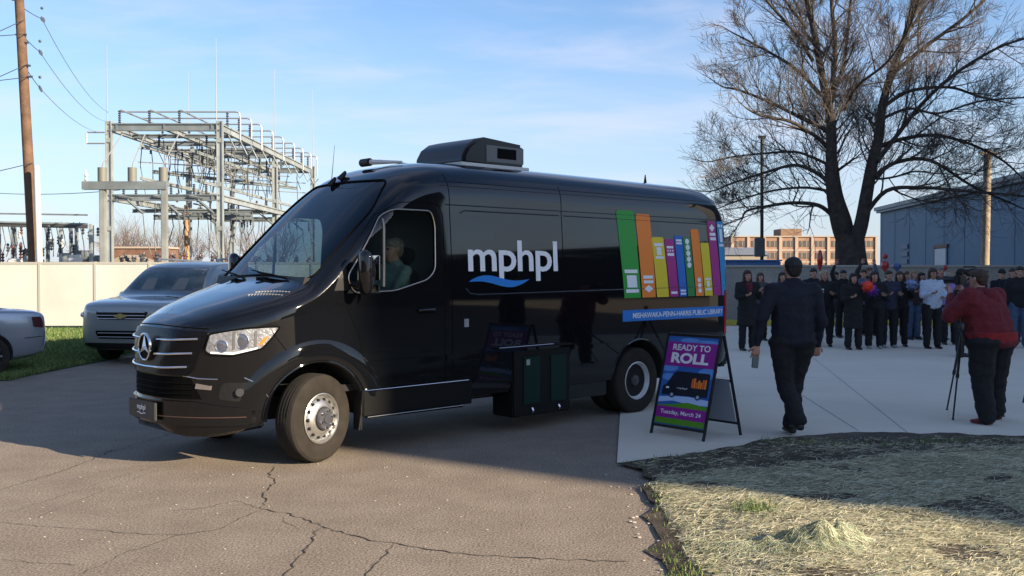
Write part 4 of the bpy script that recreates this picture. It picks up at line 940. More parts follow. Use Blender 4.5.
sheet([(-60, -60), (45, -60), (45, 30.5), (-7.5, 30.5), (-7.5, 18), (-7.7, 15.1), (-60, 14.6)], 0, 'asphalt_lot', M_asph)
LE = [(-7.5, 29.5), (-7.5, 18), (-7.7, 15.1), (-60, 14.6), (-60, 29.5)]
sheet(LE, .012, 'grass_verge', M_turf)
cf = [gnd(617, 464), gnd(680, 461), gnd(715, 456), gnd(745, 450), gnd(790, 442), gnd(840, 437.5), gnd(900, 438), gnd(1024, 440)]
CP = [(p.x, p.y) for p in cf]+[(14, 9.6), (14, 29.6), (3.4, 29.6), (1.27, 11.7)]
sheet(CP, .012, 'concrete_pad', M_conc)
# saw joints in the slab
jn = MB()
def ontopad(a, b, z=.0135, w=.010): jn.add([(a[0], a[1], z), (b[0], b[1], z), (b[0]+w, b[1]+w, z), (a[0]+w, a[1]+w, z)], [(0, 1, 2, 3)])
g1 = gnd(800, 395); g2 = gnd(862, 440); ontopad(g1, gnd(858, 432)); ontopad(gnd(745, 385), gnd(1024, 372)); ontopad((4.0, 9.95), (7.6, 29)); ontopad(gnd(722, 398), gnd(800, 395)); ontopad(gnd(748, 362), gnd(1024, 352)); ontopad((1.9, 15.5), (14, 15.0))
struct(jn.build('slab_joints', mat('joint_dark', (.13, .13, .13), .9)))
# cracks in the asphalt
rnd = random.Random(5)
def crack(px, w=.012, z=.004, jag=.018):
    P = [gnd(*p) for p in px]; D = []
    for a, b in zip(P, P[1:]):
        L = (b-a).length; k = max(2, int(L/.05)); n = V((-(b-a).y, (b-a).x, 0)).normalized()
        for i in range(k):
            D.append(a.lerp(b, i/k)+n*(rnd.uniform(-jag, jag) if i else 0))
    D.append(P[-1]); vs = []
    for i, p in enumerate(D):
        d = (D[min(i+1, len(D)-1)]-D[max(i-1, 0)]).normalized(); n = V((-d.y, d.x, 0)); ww = w*.45*rnd.uniform(.25, 1.1)*(.3 if i in (0, len(D)-1) else 1)
        vs += [(p.x+n.x*ww, p.y+n.y*ww, z), (p.x-n.x*ww, p.y-n.y*ww, z)]
    return vs, [(2*i, 2*i+1, 2*i+3, 2*i+2) for i in range(len(D)-1)]
ck = MB()
for px, w in (([(275, 466), (268, 474), (275, 482), (263, 496), (266, 502), (261, 509), (285, 513), (305, 520), (325, 528), (345, 534), (370, 541), (395, 543), (420, 548), (470, 555), (560, 560), (630, 562)], .013),
              ([(262, 509), (235, 501), (200, 509), (160, 512)], .006), ([(0, 523), (45, 527), (102, 531), (152, 535), (180, 535), (217, 530), (240, 518), (262, 510)], .008),
              ([(325, 528), (316, 531), (307, 548), (295, 562), (283, 578)], .012), ([(394, 543), (385, 556), (361, 580)], .010), ([(0, 490), (61, 472), (111, 452), (193, 427), (280, 400)], .011),
              ([(0, 560), (78, 566)], .006), ([(78, 576), (123, 554), (185, 533)], .007), ([(105, 452), (128, 449)], .03), ([(280, 514), (288, 524), (300, 530)], .005),
              ([(0, 515), (50, 500), (110, 480), (170, 462)], .004), ([(30, 521), (95, 494), (160, 470)], .003)):
    v_, f_ = crack(px, w); ck.add(v_, f_)
struct(ck.build('asphalt_cracks', mat('crack_dark', (.022, .020, .018), 1.)))
# pale scraps and pebbles on the asphalt, by the edge of the straw
pb = MB()
for i in range(260):
    if i < 130: x, y = rnd.uniform(.75, 1.35), rnd.uniform(4.8, 8.6)
    else: x, y = rnd.uniform(-4, .6), rnd.uniform(5.2, 9.)
    s = rnd.uniform(.004, .014)*(1 if i < 130 else .6)
    pb.hull([((x, y, s*.5), (s, s*rnd.uniform(.5, 1), s*.5)), ((x+s, y, s*.4), s*.4)])
struct(pb.build('gravel', mat('pebble', (.34, .30, .25), .8)), 'stuff')

# ------------------------------------------------------------------ straw blanket
bed = [gnd(617, 465), gnd(680, 462), gnd(715, 457), gnd(745, 451), gnd(790, 443), gnd(840, 438.5), gnd(900, 439), gnd(1024, 441)]
BP = [(p.x, p.y-.01) for p in bed]+[(9, 9.7), (9, 3.0)]+[(.72+.05*math.sin(i*1.7)+.04*math.sin(i*3.1)+.012*max(0, i-14)+.01*i, 3.0+.21*i) for i in range(26)]
from mathutils import noise as mn
def bedz(x, y):
    edge = min(1, max(0, (x-.82)*1.3))
    return .008+.012*edge+edge*(.05+.05*mn.noise(V((x*.9, y*.9, 1)))+.02*mn.noise(V((x*4, y*4, 5)))+.008*mn.noise(V((x*13, y*13, 2))))
def fill_grid(poly, step, zf, name, m):
    bm = bmesh.new(); x0, x1, y0, y1 = min(p[0] for p in poly), max(p[0] for p in poly), min(p[1] for p in poly), max(p[1] for p in poly)
    vs = [bm.verts.new((p[0], p[1], 0)) for p in poly]; bm.faces.new(vs)
    for ax, lo, hi in ((0, x0, x1), (1, y0, y1)):
        k = int((hi-lo)/step)
        for i in range(1, k):
            c = [0, 0, 0]; c[ax] = lo+(hi-lo)*i/k; nn = [0, 0, 0]; nn[ax] = 1
            bmesh.ops.bisect_plane(bm, geom=bm.verts[:]+bm.edges[:]+bm.faces[:], plane_co=c, plane_no=nn)
    for v in bm.verts: v.co.z = zf(v.co.x, v.co.y)
    bm.verts.index_update(); o = MB().add([v.co.copy() for v in bm.verts], [tuple(v.index for v in f.verts) for f in bm.faces]).build(name, m, None, True); bm.free(); return o
struct(fill_grid(BP, .09, bedz, 'soil_bed', M_soil))
# the blanket covers the bed except a dark strip along the concrete and a weedy strip at the left
def cover(x, y):
    n = mn.noise(V((x*1.3, y*1.6, 7)))*.35
    back = 8.75+.25*(x-1.2)*.35 if x < 2.2 else 8.9
    d = 1.
    if x < 1.02+.12*mn.noise(V((y*2, 3, 1))): return 0
    strip = (y > 7.9+.16*(x-1)*2+n)
    if strip: d = .16+.4*max(0, mn.noise(V((x*1.1, y*2.5, 11))))
    if y > 9.3 and mn.noise(V((x, y, 2))) > -.1: d *= .4
    if mn.noise(V((x*1.7, y*2.6, 21))) > .33: d *= .25
    return d
def straws(count, name, mats, area, cov, L=(.04, .11), w=.0017, zf=bedz, up=.25, seed=1, lift=.012):
    r = random.Random(seed); m = MB(); k = 0
    while k < count:
        x = r.uniform(area[0], area[1]); u = r.random(); y = area[2]*(area[3]/area[2])**u
        if x > .56*y+.4 or not inpoly((x, y), BP): k += .3; continue
        if r.random() > cov(x, y): k += .3; continue
        k += 1
        a = r.gauss(.12, .75); l = r.uniform(*L); d = V((math.cos(a), math.sin(a), r.uniform(-up, up)*.5)); n = V((-d.y, d.x, r.uniform(-.6, .6))).normalized()*w*r.uniform(.6, 1.4)
        p = V((x, y, zf(x, y)+lift*r.random()+.004+abs(d.z)*l*.5)); q = p+d*l*.5+V((0, 0, l*r.uniform(0, .10))); e = p+d*l
        m.cur = r.choice((0, 0, 0, 0, 1, 1, 1, 2)); m.add([p-n, p+n, q+n, e, q-n], [(0, 1, 2, 3, 4)])
    m.cur = 0; o = m.build(name, mats); return o
MS = [mat('straw_pale', (.54, .50, .34), .7), mat('straw_tan', (.38, .335, .205), .75), mat('straw_green', (.30, .33, .19), .75)]
mat_under = ground_mat('straw_mat', (.19, .175, .11), (.33, .30, .19), 9., .5, bump=1., bscale=70)
b2 = [(x, y) for x, y in BP]
def mz(x, y): return bedz(x, y)+(.006 if cover(x, y) > .9 else -.012)
B3 = [(1.0, 3.0), (.98, 5.0), (.97, 6.2), (1.0, 7.0), (1.12, 7.8), (1.9, 8.2), (3.2, 8.5), (5.2, 9.1), (9, 9.4), (9, 3.0)]
struct(fill_grid(B3, .09, mz, 'straw_blanket', mat_under), 'stuff')
struct(straws(70000, 'loose_straw', MS, (.95, 5.8, 4.6, 9.6), cover), 'stuff')
# weeds and grass tufts along the left and front edges
def blades(spots, name, m, w=.004):
    r = random.Random(9); b = MB()
    for x, y, z, h in spots:
        a = r.uniform(0, 6.28); n = V((math.cos(a), math.sin(a), 0))*w*r.uniform(.5, 1.2); ln = V((r.gauss(0, .35), r.gauss(0, .35), 0))*h
        p = V((x, y, z)); b.cur = r.choice((0, 0, 1)); b.add([p-n, p+n, p+ln*.4+V((0, 0, h*.6))+n*.7, p+ln+V((0, 0, h)), p+ln*.4+V((0, 0, h*.6))-n*.7], [(0, 1, 2, 3, 4)])
    b.cur = 0; return struct(b.build(name, m), 'stuff')
MG = [mat('grass_green', (.075, .14, .03), .7), mat('grass_yellow', (.20, .22, .07), .75)]
sp_ = []; r = random.Random(4)
for i in range(16000):
    x = r.uniform(.74, 1.9); y = r.uniform(4.6, 8.7)
    d = 0
    if x < 1.15: d = (.05 if y > 6.0 else .3)+.35*max(0, mn.noise(V((x*3, y*1.5, 4))))
    if y < 5.55 and x < 1.25-.25*(y-4.6)+.2*mn.noise(V((x*4, y*4, 2))): d = max(d, .9)
    if y > 7.8: d = .06
    if bedz(x, y) <= .0085 and x < .80: d = 0
    if r.random() < d and (inpoly((x, y), BP) or (r.random() < .15 and y < 7.5)): sp_.append((x, y, bedz(x, y), r.uniform(.012, .04)))
for i in range(1400):
    t_ = r.random(); g = gnd(760, 523); g2 = gnd(700, 458)
    if i < 500: sp_.append((g.x+r.gauss(0, .06), g.y+r.gauss(0, .10), .06, r.uniform(.03, .09)))
    elif i < 700: sp_.append((g2.x+r.gauss(0, .18), g2.y-.10+r.gauss(0, .03), .02, r.uniform(.02, .05)))
    elif i < 900: continue
    else:
        x = r.uniform(1.2, 5); y = 9.3+r.gauss(0, .12)
        if inpoly((x, y+.05), BP): sp_.append((x, y, bedz(x, y), r.uniform(.02, .07)))
blades(sp_, 'weeds', MG, .0035)
# grass of the verge
sp_ = []
for i in range(42000):
    y = 15.1+13*r.random()**1.6; x = -7.6-(.512*y-7.6+1.2)*r.random()
    sp_.append((x, y, .012, r.uniform(.04, .09)))
blades(sp_, 'verge_grass', MG, .010)
# heap of netting and straw
hp = thing('netting_heap', 'crumpled heap of pale green netting and straw on the edge of the straw blanket', 'netting', (gnd(826, 560).x, gnd(826, 560).y, .05))
def heapz(x, y):
    r2 = (x/.22)**2+(y/.20)**2; n = mn.noise(V((x*8, y*8, 2)))*.075+mn.noise(V((x*19, y*19, 9)))*.035
    return max(-.03, (.10*math.exp(-r2*.8)+.045*math.exp(-((x-.13)**2*60+(y-.02)**2*60))+.05*math.exp(-((x+.12)**2*50+(y+.05)**2*60))+.05*math.exp(-((x+.38)**2*14+(y+.02)**2*30))+n*math.exp(-r2*.35)-.012))
gm_ = MB(); N = 44
gm_.add([(-.72+1.3*i/N, -.4+.8*j/N, heapz(-.72+1.3*i/N, -.4+.8*j/N)) for i in range(N+1) for j in range(N+1)], [(i*(N+1)+j, (i+1)*(N+1)+j, (i+1)*(N+1)+j+1, i*(N+1)+j+1) for i in range(N) for j in range(N)])
gm_.build('netting', ground_mat('netting_cloth', (.20, .20, .11), (.36, .33, .19), 14., .5, bump=1., bscale=90), hp, True)
st_ = MB(); r = random.Random(8)
for i in range(5200):
    x, y = (r.gauss(0, .16) if i % 3 else r.uniform(-.65, .2)), r.gauss(0, .12); a = r.uniform(0, 6.28); l = r.uniform(.05, .16); P = []
    if x > .45 or x < -.68: continue
    for k in range(4):
        xx, yy = x+math.cos(a+.3*k)*l*k/3, y+math.sin(a+.3*k)*l*k/3; P.append((xx, yy, heapz(xx, yy)+.008+.02*r.random()*k/3))
    st_.cur = r.choice((0, 1, 1, 2)); n = V((-math.sin(a), math.cos(a), .3))*.0016
    st_.add([V(p)-n for p in P]+[V(p)+n for p in P], [(k, k+1, k+5, k+4) for k in range(3)])
st_.cur = 0
o = st_.build('netting_strands', [mat('strand_pale', (.50, .52, .36), .6), MS[0], mat('strand_green', (.30, .38, .22), .6)], hp); o['kind'] = 'stuff'

# ------------------------------------------------------------------ fence and wall
M_fence = mat('vinyl_cream', (.56, .54, .49), .55, noise=(.9, .08))
M_fpost = mat('vinyl_joint', (.40, .38, .34), .55)
y0_ = 28.2; xs_ = [at(x, 300, y0_).x for x in (-68, -12, 40, 95.5, 150, 204, 258, 312, 366, 420, 474, 528, 582, 636, 690)]
fe = thing('fence', 'cream vinyl privacy fence along the back of the lot below the substation', 'fence', ((xs_[0]+xs_[-1])/2, y0_, 0))
FH = at(100, 262, y0_).z; cx_ = (xs_[0]+xs_[-1])/2
for a, b in zip(xs_, xs_[1:]):
    MB().box(((a+b)/2-cx_, 0, FH/2+.02), (b-a-.05, .04, FH-.14)).build('panel', M_fence, fe)
    MB().box(((a+b)/2-cx_, 0, FH-.03), (b-a-.06, .07, .06)).build('top_rail', M_fpost, fe)
for x in xs_: MB().box((x-cx_, 0, FH/2+.005), (.07, .08, FH+.01)).build('post', M_fpost, fe)
M_wall = ground_mat('wall_concrete', (.25, .235, .21), (.32, .30, .27), .6, .16, bump=.3, bscale=30)
wy = 31.; WH = at(800, 267, wy).z; wl = thing('concrete_wall', 'low grey concrete wall behind the crowd with a yellow curb at its foot', 'wall', (12.3, wy, 0))
MB().box((0, 0, WH/2), (14.0, .3, WH)).build('wall_face', M_wall, wl)
MB().box((0, 0, WH+.03), (14.1, .38, .06)).build('coping', mat('coping', (.36, .34, .31), .8), wl)
struct(MB().box((11.5, 29.9, .08), (15.5, .5, .16)).build('kerb', mat('kerb_yellow', (.50, .42, .06), .7, noise=(2, .25)), None, bevel=.02))

# ------------------------------------------------------------------ blue metal building
M_blue = ground_mat('blue_cladding', (.055, .125, .215), (.068, .15, .245), .35, .06, rough=.55, bump=.1)
c0 = at(880, 268, 74); c1 = at(1075, 268, 42); dB = V((c1.x-c0.x, c1.y-c0.y, 0)); LB = dB.length; aB = math.atan2(dB.y, dB.x); HB = at(880, 211, 74).z
bb = thing('metal_building', 'large blue metal building with a pale door behind the crowd', 'building', (c0.x, c0.y, 0), aB)
MB().box((LB/2, 12, HB/2), (LB, 24, HB)).build('wall', M_blue, bb)
rb_ = MB()
for i in range(int(LB/3.6)): rb_.box((.45+i*3.6, -.012, HB/2-.1), (.04, .012, HB-.3))
rb_.build('wall_ribs', M_blue, bb)
MB().prism([(-.4, HB), (24.4, HB), (24.4, HB+.25), (12, HB+1.6), (-.4, HB+.25)], -.3, LB+.3, 'X').build('roof', mat('roof_grey_blue', (.16, .19, .22), .5), bb)
MB().box((LB/2, -.16, HB-.02), (LB+.2, .24, .30)).build('eave_trim', mat('eave_blue', (.10, .15, .22), .5), bb)
def along(px):    # distance along the wall seen at the pixel column
    d = ray(px, 268); k = (c0.x*d.y-c0.y*d.x)/(dB.y*d.x-dB.x*d.y); return k*LB
d0, d1 = along(936.5), along(947.5)
dr = MB().box(((d0+d1)/2, -.08, 1.45), (abs(d1-d0), .08, 2.9)).build('door', mat('door_pale', (.40, .44, .50), .5), bb)
MB().box(((d0+d1)/2-abs(d1-d0)*.55, -.07, 1.5), (.25, .1, 3.1)).build('door_frame', mat('door_frame_brown', (.10, .05, .04), .6), dr)
MB().box(((d0+d1)/2, -.07, 3.05), (abs(d1-d0)+.4, .1, .2)).build('door_frame', mat('door_frame_brown', (.10, .05, .04), .6), dr)
bw_ = MB()
for i in range(3): bw_.box((along(905)+i*.01, -.06, 2.2+i*.5), (1.6, .05, .3))
bw_.build('wall_louver', mat('louver_blue', (.04, .09, .17), .5), bb)
# ------------------------------------------------------------------ brick factory
M_brk = mat('brick_orange', (.32, .185, .125), .85, noise=(.8, .25)); M_cream = mat('cream_pilaster', (.38, .31, .25), .8)
YB = 210.; s_ = YB/1000; X0, X1 = (732-512)*s_, (876-512)*s_; ZT = at(800, 237, YB).z
fb = thing('factory', 'old orange brick factory with a small rooftop tower, far behind the big tree', 'building', ((X0+X1)/2, YB, 0)); W_ = X1-X0
MB().box((0, 8, ZT/2), (W_, 16, ZT)).build('wall', M_brk, fb)
MB().box((-W_/2+(795-732)*s_, 6, ZT+.9), (4.4, 6, 1.9)).build('rooftop_tower', mat('tower_brown', (.22, .13, .08), .8), fb)
MB().box((0, 7.9, ZT+.12), (W_+.3, 16.3, .25)).build('parapet', M_cream, fb)
nb_ = 9; fl_ = 3
for i in range(nb_+1): MB().box((-W_/2+W_*i/nb_, -.15, ZT/2), (.55, .3, ZT-.1)).build('pilaster', M_cream, fb)
for j in range(fl_):
    z = 1.6+j*(ZT-1.0)/fl_
    MB().box((0, -.05, z-.9), (W_, .1, .35)).build('sill_band', M_cream, fb)
    for i in range(nb_):
        w0 = MB().box((-W_/2+W_*(i+.5)/nb_, -.03, z+.45), (W_/nb_*.62, .08, 1.25)).build('window', mat('factory_window', (.09, .075, .065), .4), fb)
        for q in (-1, 1): MB().box((-W_/2+W_*(i+.5)/nb_+q*.5, -.09, z+.45), (.10, .04, 1.25)).build('frame', M_cream, w0)
gh = thing('long_shed', 'low grey roofed shed left of the brick factory, seen beside the van', 'building', (at(737, 262, 150).x, 150, 0))
MB().box((1.0, 4, 1.9), (7, 8, 3.8)).build('wall', mat('shed_wall', (.28, .24, .19), .8), gh)
MB().prism([(-.3, 3.8), (8.3, 3.8), (4, 5.0)], -2.8, 4.8, 'X').build('roof', mat('shed_roof', (.16, .17, .20), .7), gh)
bx_ = at(750, 264, 34); cn_ = thing('dumpster', 'blue metal dumpster showing above the wall beside the van', 'dumpster', (bx_.x, 34.5, 0))
MB().prism([(-.9, .15), (.9, .15), (1.0, 1.95), (-1.0, 1.95)], -.7, .7, 'Y').build('bin', mat('bin_blue', (.03, .12, .32), .5, noise=(3, .2)), cn_, bevel=.02)
MB().box((0, 0, 1.98), (2.05, 1.5, .05)).build('lid', mat('lid_blue', (.05, .16, .36), .5), cn_)

# ------------------------------------------------------------------ poles and wires
M_wood = mat('pole_wood', (.125, .070, .042), .85, noise=(3, .35), bump=(14, .8, .02)); M_woodg = mat('pole_wood_grey', (.30, .24, .18), .85, noise=(3, .3), bump=(14, .8, .02))
M_wire = mat('wire', (.03, .03, .035), .5); M_ins = mat('insulator', (.07, .075, .085), .35); M_galv = mat('galvanised', (.42, .43, .42), .45, .35, noise=(3, .18))
up_ = thing('utility_pole', 'leaning brown wooden utility pole behind the cream fence at the left', 'pole', (at(37, 262, 30).x, 30, 0))
b0 = V((0, 0, 0)); t0 = at(17, -40, 30)-up_.location
MB().tube([b0, b0.lerp(t0, .5), t0], .17, 14, .13).build('shaft', M_wood, up_, True)
for px_, py_ in ((20, 0), (24, 35), (26, 43), (28, 66), (30, 77)):
    q = at(px_, py_, 30)-up_.location
    MB().tube([q+V((-.22, -.05, 0)), q+V((.1, -.05, 0))], .035, 6).build('bolt_bracket', M_ins, up_)
pc_ = thing('steel_post', 'slim pale grey post standing right of the leaning utility pole', 'post', (at(41, 262, 29.6).x, 29.6, 0))
tq = at(36.5, 168, 29.6)-pc_.location
MB().tube([(0, 0, 0), tq], .095, 12, .085).build('shaft', mat('post_pale', (.55, .56, .55), .5), pc_, True)
MB().sphere(tq, .09, 10, 6).build('cap', mat('post_pale', (.55, .56, .55), .5), pc_, True)
def cable(pts, r, n=5): return MB().tube(pts, r, n, cap=False)
def sag(a, b, s, k=14): return [a.lerp(b, i/k)+V((0, 0, -s*4*(i/k)*(1-i/k))) for i in range(k+1)]
wires = []
for (x0, y0, x1, y1, x2, y2, w) in ((23, 8, 42, 19, 108, 112, 'upper'), (25, 38, 40, 52, 108, 122, 'middle'), (27, 70, 40, 88, 110, 132, 'lower')):
    a = at(x0, y0, 30); m = at(x1, y1, 33.5); b = at(x2, y2, 57)
    t = thing('power_line', '%s of the three power lines running right from the leaning pole' % w, 'power line', a, 0, 'lines from the pole to the substation')
    P = sag(V((0, 0, 0)), m-a, .02, 4); cable(P, .012).build('wire', M_wire, t)
    d = (m-a).normalized(); iv = MB()
    for k in range(6): iv.lathe([(.03, -.02), (.085, 0), (.03, .02)], m-a+d*(.11*k-.1), 'X', 8)
    iv.build('insulator', M_ins, t, True)
    MB().hull([(m-a+V((0, 0, .36)), .05)]).build('damper', M_ins, t, True)
    cable(sag(m-a, b-a, .5, 20), .012).build('wire', mat('wire_light', (.25, .25, .26), .4), t)
for i, (pts, lab) in enumerate((([(24, 20), (-30, 45)], 'top'), ([(26, 34), (-30, 38)], 'second'), ([(28, 64), (-30, 90)], 'third'), ([(29, 77), (-30, 84)], 'fourth'), ([(33, 163), (-30, 178)], 'lowest'))):
    a = at(*pts[0], 30); b = at(*pts[1], 26)
    t = tag(cable([V((0, 0, 0)), b-a], .012).build('power_line', M_wire), 'thin power line leaving the leaning pole to the left, the %s one' % lab, 'power line', 'lines leaving the pole to the left'); t.location = a
a = at(-20, 192, 70); b = at(120, 190, 58)
t = tag(cable(sag(V((0, 0, 0)), b-a, .2), .02).build('power_line', M_wire), 'thin level power line running into the substation from the left', 'power line'); t.location = a
# right: wooden pole and dark light pole
u2 = thing('utility_pole', 'pale weathered wooden pole in front of the blue building', 'pole', (at(984, 268, 42).x, 42, 0))
tq = at(988, 150, 42)-u2.location
MB().tube([(0, 0, 0), tq], .19, 14, .15).build('shaft', M_woodg, u2, True)
MB().box(tq+V((0, -.1, -.15)), (.9, .08, .08)).build('cross_arm', M_woodg, u2)
u3 = thing('light_pole', 'thin black pole with a small box standing left of the big tree', 'pole', (at(762, 268, 42).x, 42, 0))
tq = at(762, 137, 42)-u3.location
MB().tube([(0, 0, 0), tq], .075, 10, .065).build('shaft', mat('pole_black', (.012, .012, .014), .5), u3, True)
MB().box((-.12, -.05, 2.6), (.42, .22, .8)).build('box', mat('box_grey', (.12, .13, .14), .5), u3, bevel=.03)
MB().box(tq, (.30, .16, .10)).build('lamp_head', mat('pole_black', (.012, .012, .014), .5), u3)
# ------------------------------------------------------------------ substation
M_steel2 = mat('galvanised_steel', (.31, .335, .335), .5, .25, noise=(1.2, .22)); M_steeld = mat('dark_steel', (.17, .195, .205), .55, .2, noise=(1.2, .25))  # second steel is a darker grey, for cross beams and smaller parts
M_rust = mat('insulator_brown', (.16, .055, .04), .4); M_bus = mat('bus_pipe', (.30, .31, .32), .4, .4)
GX = [-22.9, -16.6]; GY = [57., 71., 82.]; SX, SY = GX[0], GY[0]
gt = thing('substation_gantry', 'tall galvanised steel substation gantry with bus pipes and lightning rods behind the fence', 'substation', (SX, SY, 0))
def L_(x, y, z): return V((x-SX, y-SY, z))
def column(x, y, h, w=.30, name='column'):
    c = MB()
    for s in (-1, 1): c.box(L_(x+s*w/2, y, h/2), (.05, w*.9, h))
    c.box(L_(x, y, h/2), (w, .10, h))
    for k in range(int(h/2.5)): c.box(L_(x, y-w*.2, 1.5+k*2.5), (w*.8, .12, .25))
    return c.build(name, M_steel2, gt)
HT = 10.1
for x, y in ((GX[0], GY[0]), (GX[1], GY[0]), (GX[0], GY[1]), (GX[1]-.2, GY[1]), (GX[1]+.3, GY[2]), (GX[0], GY[2])): column(x, y, HT)
def beam(a, b, h=.42, w=.3, m=None):
    h *= .72; w *= .8
    c = MB(); a, b = L_(*a), L_(*b); d = (b-a); n = int(d.length/.8); up = V((0, 0, h/2))
    c.bar(a+up, b+up, w, .07); c.bar(a-up, b-up, w, .07); c.bar(a, b, .08, h-.07)
    for i in range(0, n, 3):
        p = a+d*(i+.5)/n; c.bar(p-up+V((.0, 0, 0)), p+up, .10, w*.8)
    return c.build('beam', m or M_steel2, gt)
for z, hh in ((9.75, .5), (5.75, .42)):
    for y in GY: beam((GX[0], y, z), (GX[1], y, z), hh, m=M_steeld)
    for x in GX: beam((x, GY[0], z), (x, GY[2], z), hh)
beam(((GX[0]+GX[1])/2, GY[0], 9.75), ((GX[0]+GX[1])/2, GY[2], 9.75), .35)
beam((GX[0], 64, 5.0), (GX[1], 64, 5.0), .35, m=M_steeld); beam((GX[0], 64, 9.7), (GX[1], 64, 9.7), .35, m=M_steeld)
beam((GX[0], 64, 7.9), (GX[1], 77, 7.9), .2, m=M_steeld)
for y, z in ((60.5, 9.7), (67.5, 9.65), (76., 9.7), (60.5, 5.2), (67.5, 5.6), (76.5, 5.4)): beam((GX[0], y, z), (GX[1], y, z), .22, m=M_steeld)
for x, z in ((-21.3, 8.8), (-18.4, 8.5), (-21.3, 6.9), (-19.8, 6.6), (-18.2, 6.8)): beam((x, 57.5, z), (x+.3, 81, z), .14, .15)
# lightning rods
for px_, pt, x, y in ((107, 45, GX[0]-.1, GY[0]), (217, 38, GX[1]-.2, GY[0]), (171, 72, GX[0], GY[1]), (268, 68, GX[1]-.2, GY[1]), (309, 90, GX[1]+.3, GY[2])):
    zt = at(px_, pt, y).z; MB().tube([L_(x, y, HT), L_(x, y, zt)], .03, 6, .012).build('lightning_rod', mat('rod_pale', (.30, .31, .31), .5), gt)
r = random.Random(12)
# bus pipes along and across on post insulators
def post_ins(p, h=.7, name='insulator', m=None, rr=.10, d=V((0, 0, 1))):
    c = MB(); k = 6
    prof = []
    for i in range(k): prof += [(rr*.45, h*i/k), (rr, h*(i+.35)/k), (rr*.45, h*(i+.8)/k)]
    c.lathe(prof, p, 'Z', 8)
    return c.build(name, m or M_ins, gt, True)
ins = 0
for i, x in enumerate((-22.3, -20.6, -18.9)):
    for y in (57., 64., 71., 82.):
        post_ins(L_(x, y, 9.98), .75); 
    MB().tube([L_(x, 57.2, 10.75), L_(x, 82, 10.75)], .05, 6).build('bus_pipe', M_bus, gt)
for i, y in enumerate((58.5, 61.0, 63.5, 66.5, 69.5, 73, 76, 79, 81.5)):
    x1 = GX[1]+.75
    MB().tube([L_(GX[0]+.4*(i % 3), y, 10.85), L_(x1-.25, y, 10.85), L_(x1-.07, y, 10.78), L_(x1, y, 10.6), L_(x1, y, 9.6 if i % 2 else 9.2)], .05, 6).build('bus_pipe', M_bus, gt)
    post_ins(L_(GX[1], y, 9.98), .85); 
    q = L_(GX[1]+.05, y, 9.5); c = MB().tube([q, q+V((.45, 0, -.9)), q+V((.8, 0, -.5))], .05, 6); c.build('switch_arm', M_steeld, gt)
for y in (60., 66., 74., 80.):
    for z in (8.9, 8.1):
        MB().tube([L_(GX[0]+.5, y, z), L_(GX[1]-.4, y+2.5, z-.15)], .035, 5).build('bus_pipe', M_bus, gt)
# hanging conductors and suspension insulators
for k in range(95):
    x = GX[0]+.6+6.*r.random(); y = GY[0]+.8+24*r.random(); z = r.choice((9.5, 9.5, 5.5)); L = r.uniform(1.4, 3.6) if z > 6 else r.uniform(1.5, 3.2)
    p = L_(x, y, z); MB().tube([p, p+V((r.uniform(-.15, .15), 0, -L*.5)), p+V((r.uniform(-.4, .4), r.uniform(-.4, .4), -L))], .028, 5).build('conductor', M_wire, gt)
    if k < 48: post_ins(p+V((0, 0, -.75)), .7, rr=.09)
for k, y in enumerate((57, 57, 57, 64, 64, 71, 71, 71, 82)):
    x = GX[0]+1.1+(k % 3)*2.0
    if k >= 8: x = -18
    c = MB(); p = L_(x, y-.2, 5.6); c.tube([p, p+V((.9, -.1, -.75))], .075, 6); c.tube([p+V((-.5, 0, .25)), p+V((.3, 0, .1))], .06, 6); c.build('disconnect_switch', M_steeld, gt)
    MB().tube([p+V((.9, -.1, -.75)), p+V((1.0, -.1, -1.9)), p+V((1.35, -.1, -3.1))], .025, 5).build('conductor', M_wire, gt)
    post_ins(L_(x-.3, y, 5.95), .6); post_ins(L_(x+.4, y, 5.95), .6)
# front bay of lower posts with arresters
fb_ = thing('substation_bay', 'lower steel bay on two posts carrying three dark cylinders in front of the tall gantry', 'substation', (-20.4, 50, 0))
for px_ in (103.5, 165):
    x = (px_-512)*.05+20.4
    MB().box((x, 0, 2.9), (.30, .26, 5.8)).build('post', mat('post_steel', (.28, .29, .28), .55, .25, noise=(1.2, .25)), fb_, bevel=.03)
xa, xb = (84-512)*.05+20.4, (168-512)*.05+20.4
MB().box(((xa+xb)/2, -.02, 5.85), (xb-xa, .36, .40)).build('beam', M_steeld, fb_)
for px_ in (103, 133, 164):
    x = (px_-512)*.05+20.4; MB().tube([(x, 0, 6.05), (x, 0, 6.75)], .22, 14).build('arrester', mat('arrester_dark', (.16, .16, .14), .6), fb_, True)
    MB().tube([(x, 0, 6.75), (x+.03, 0, 6.95), (x+r.uniform(-.8, .8), 1.5, 8.6)], .03, 5).build('conductor', mat('wire_light', (.25, .25, .26), .4), fb_)
MB().lathe([(.05, 0), (.12, .1), (.05, .2), (.11, .3), (.04, .45), (.03, .6)], ((87-512)*.05+20.4, 0, 6.05), 'Z', 8).build('insulator', mat('porcelain', (.55, .54, .5), .3), fb_, True)
c = MB(); a = (88-512)*.05+20.4; b = (106-512)*.05+20.4
for z in (9.0-1.1, 7.15+.2): c.tube([(a, 0, z+.6-.6*0), (b, 0, z+.6)], .04, 5)
c.tube([(a, 0, 8.5), (a, 0, 7.95)], .04, 5)
c.build('loop_pipe', M_bus, fb_)
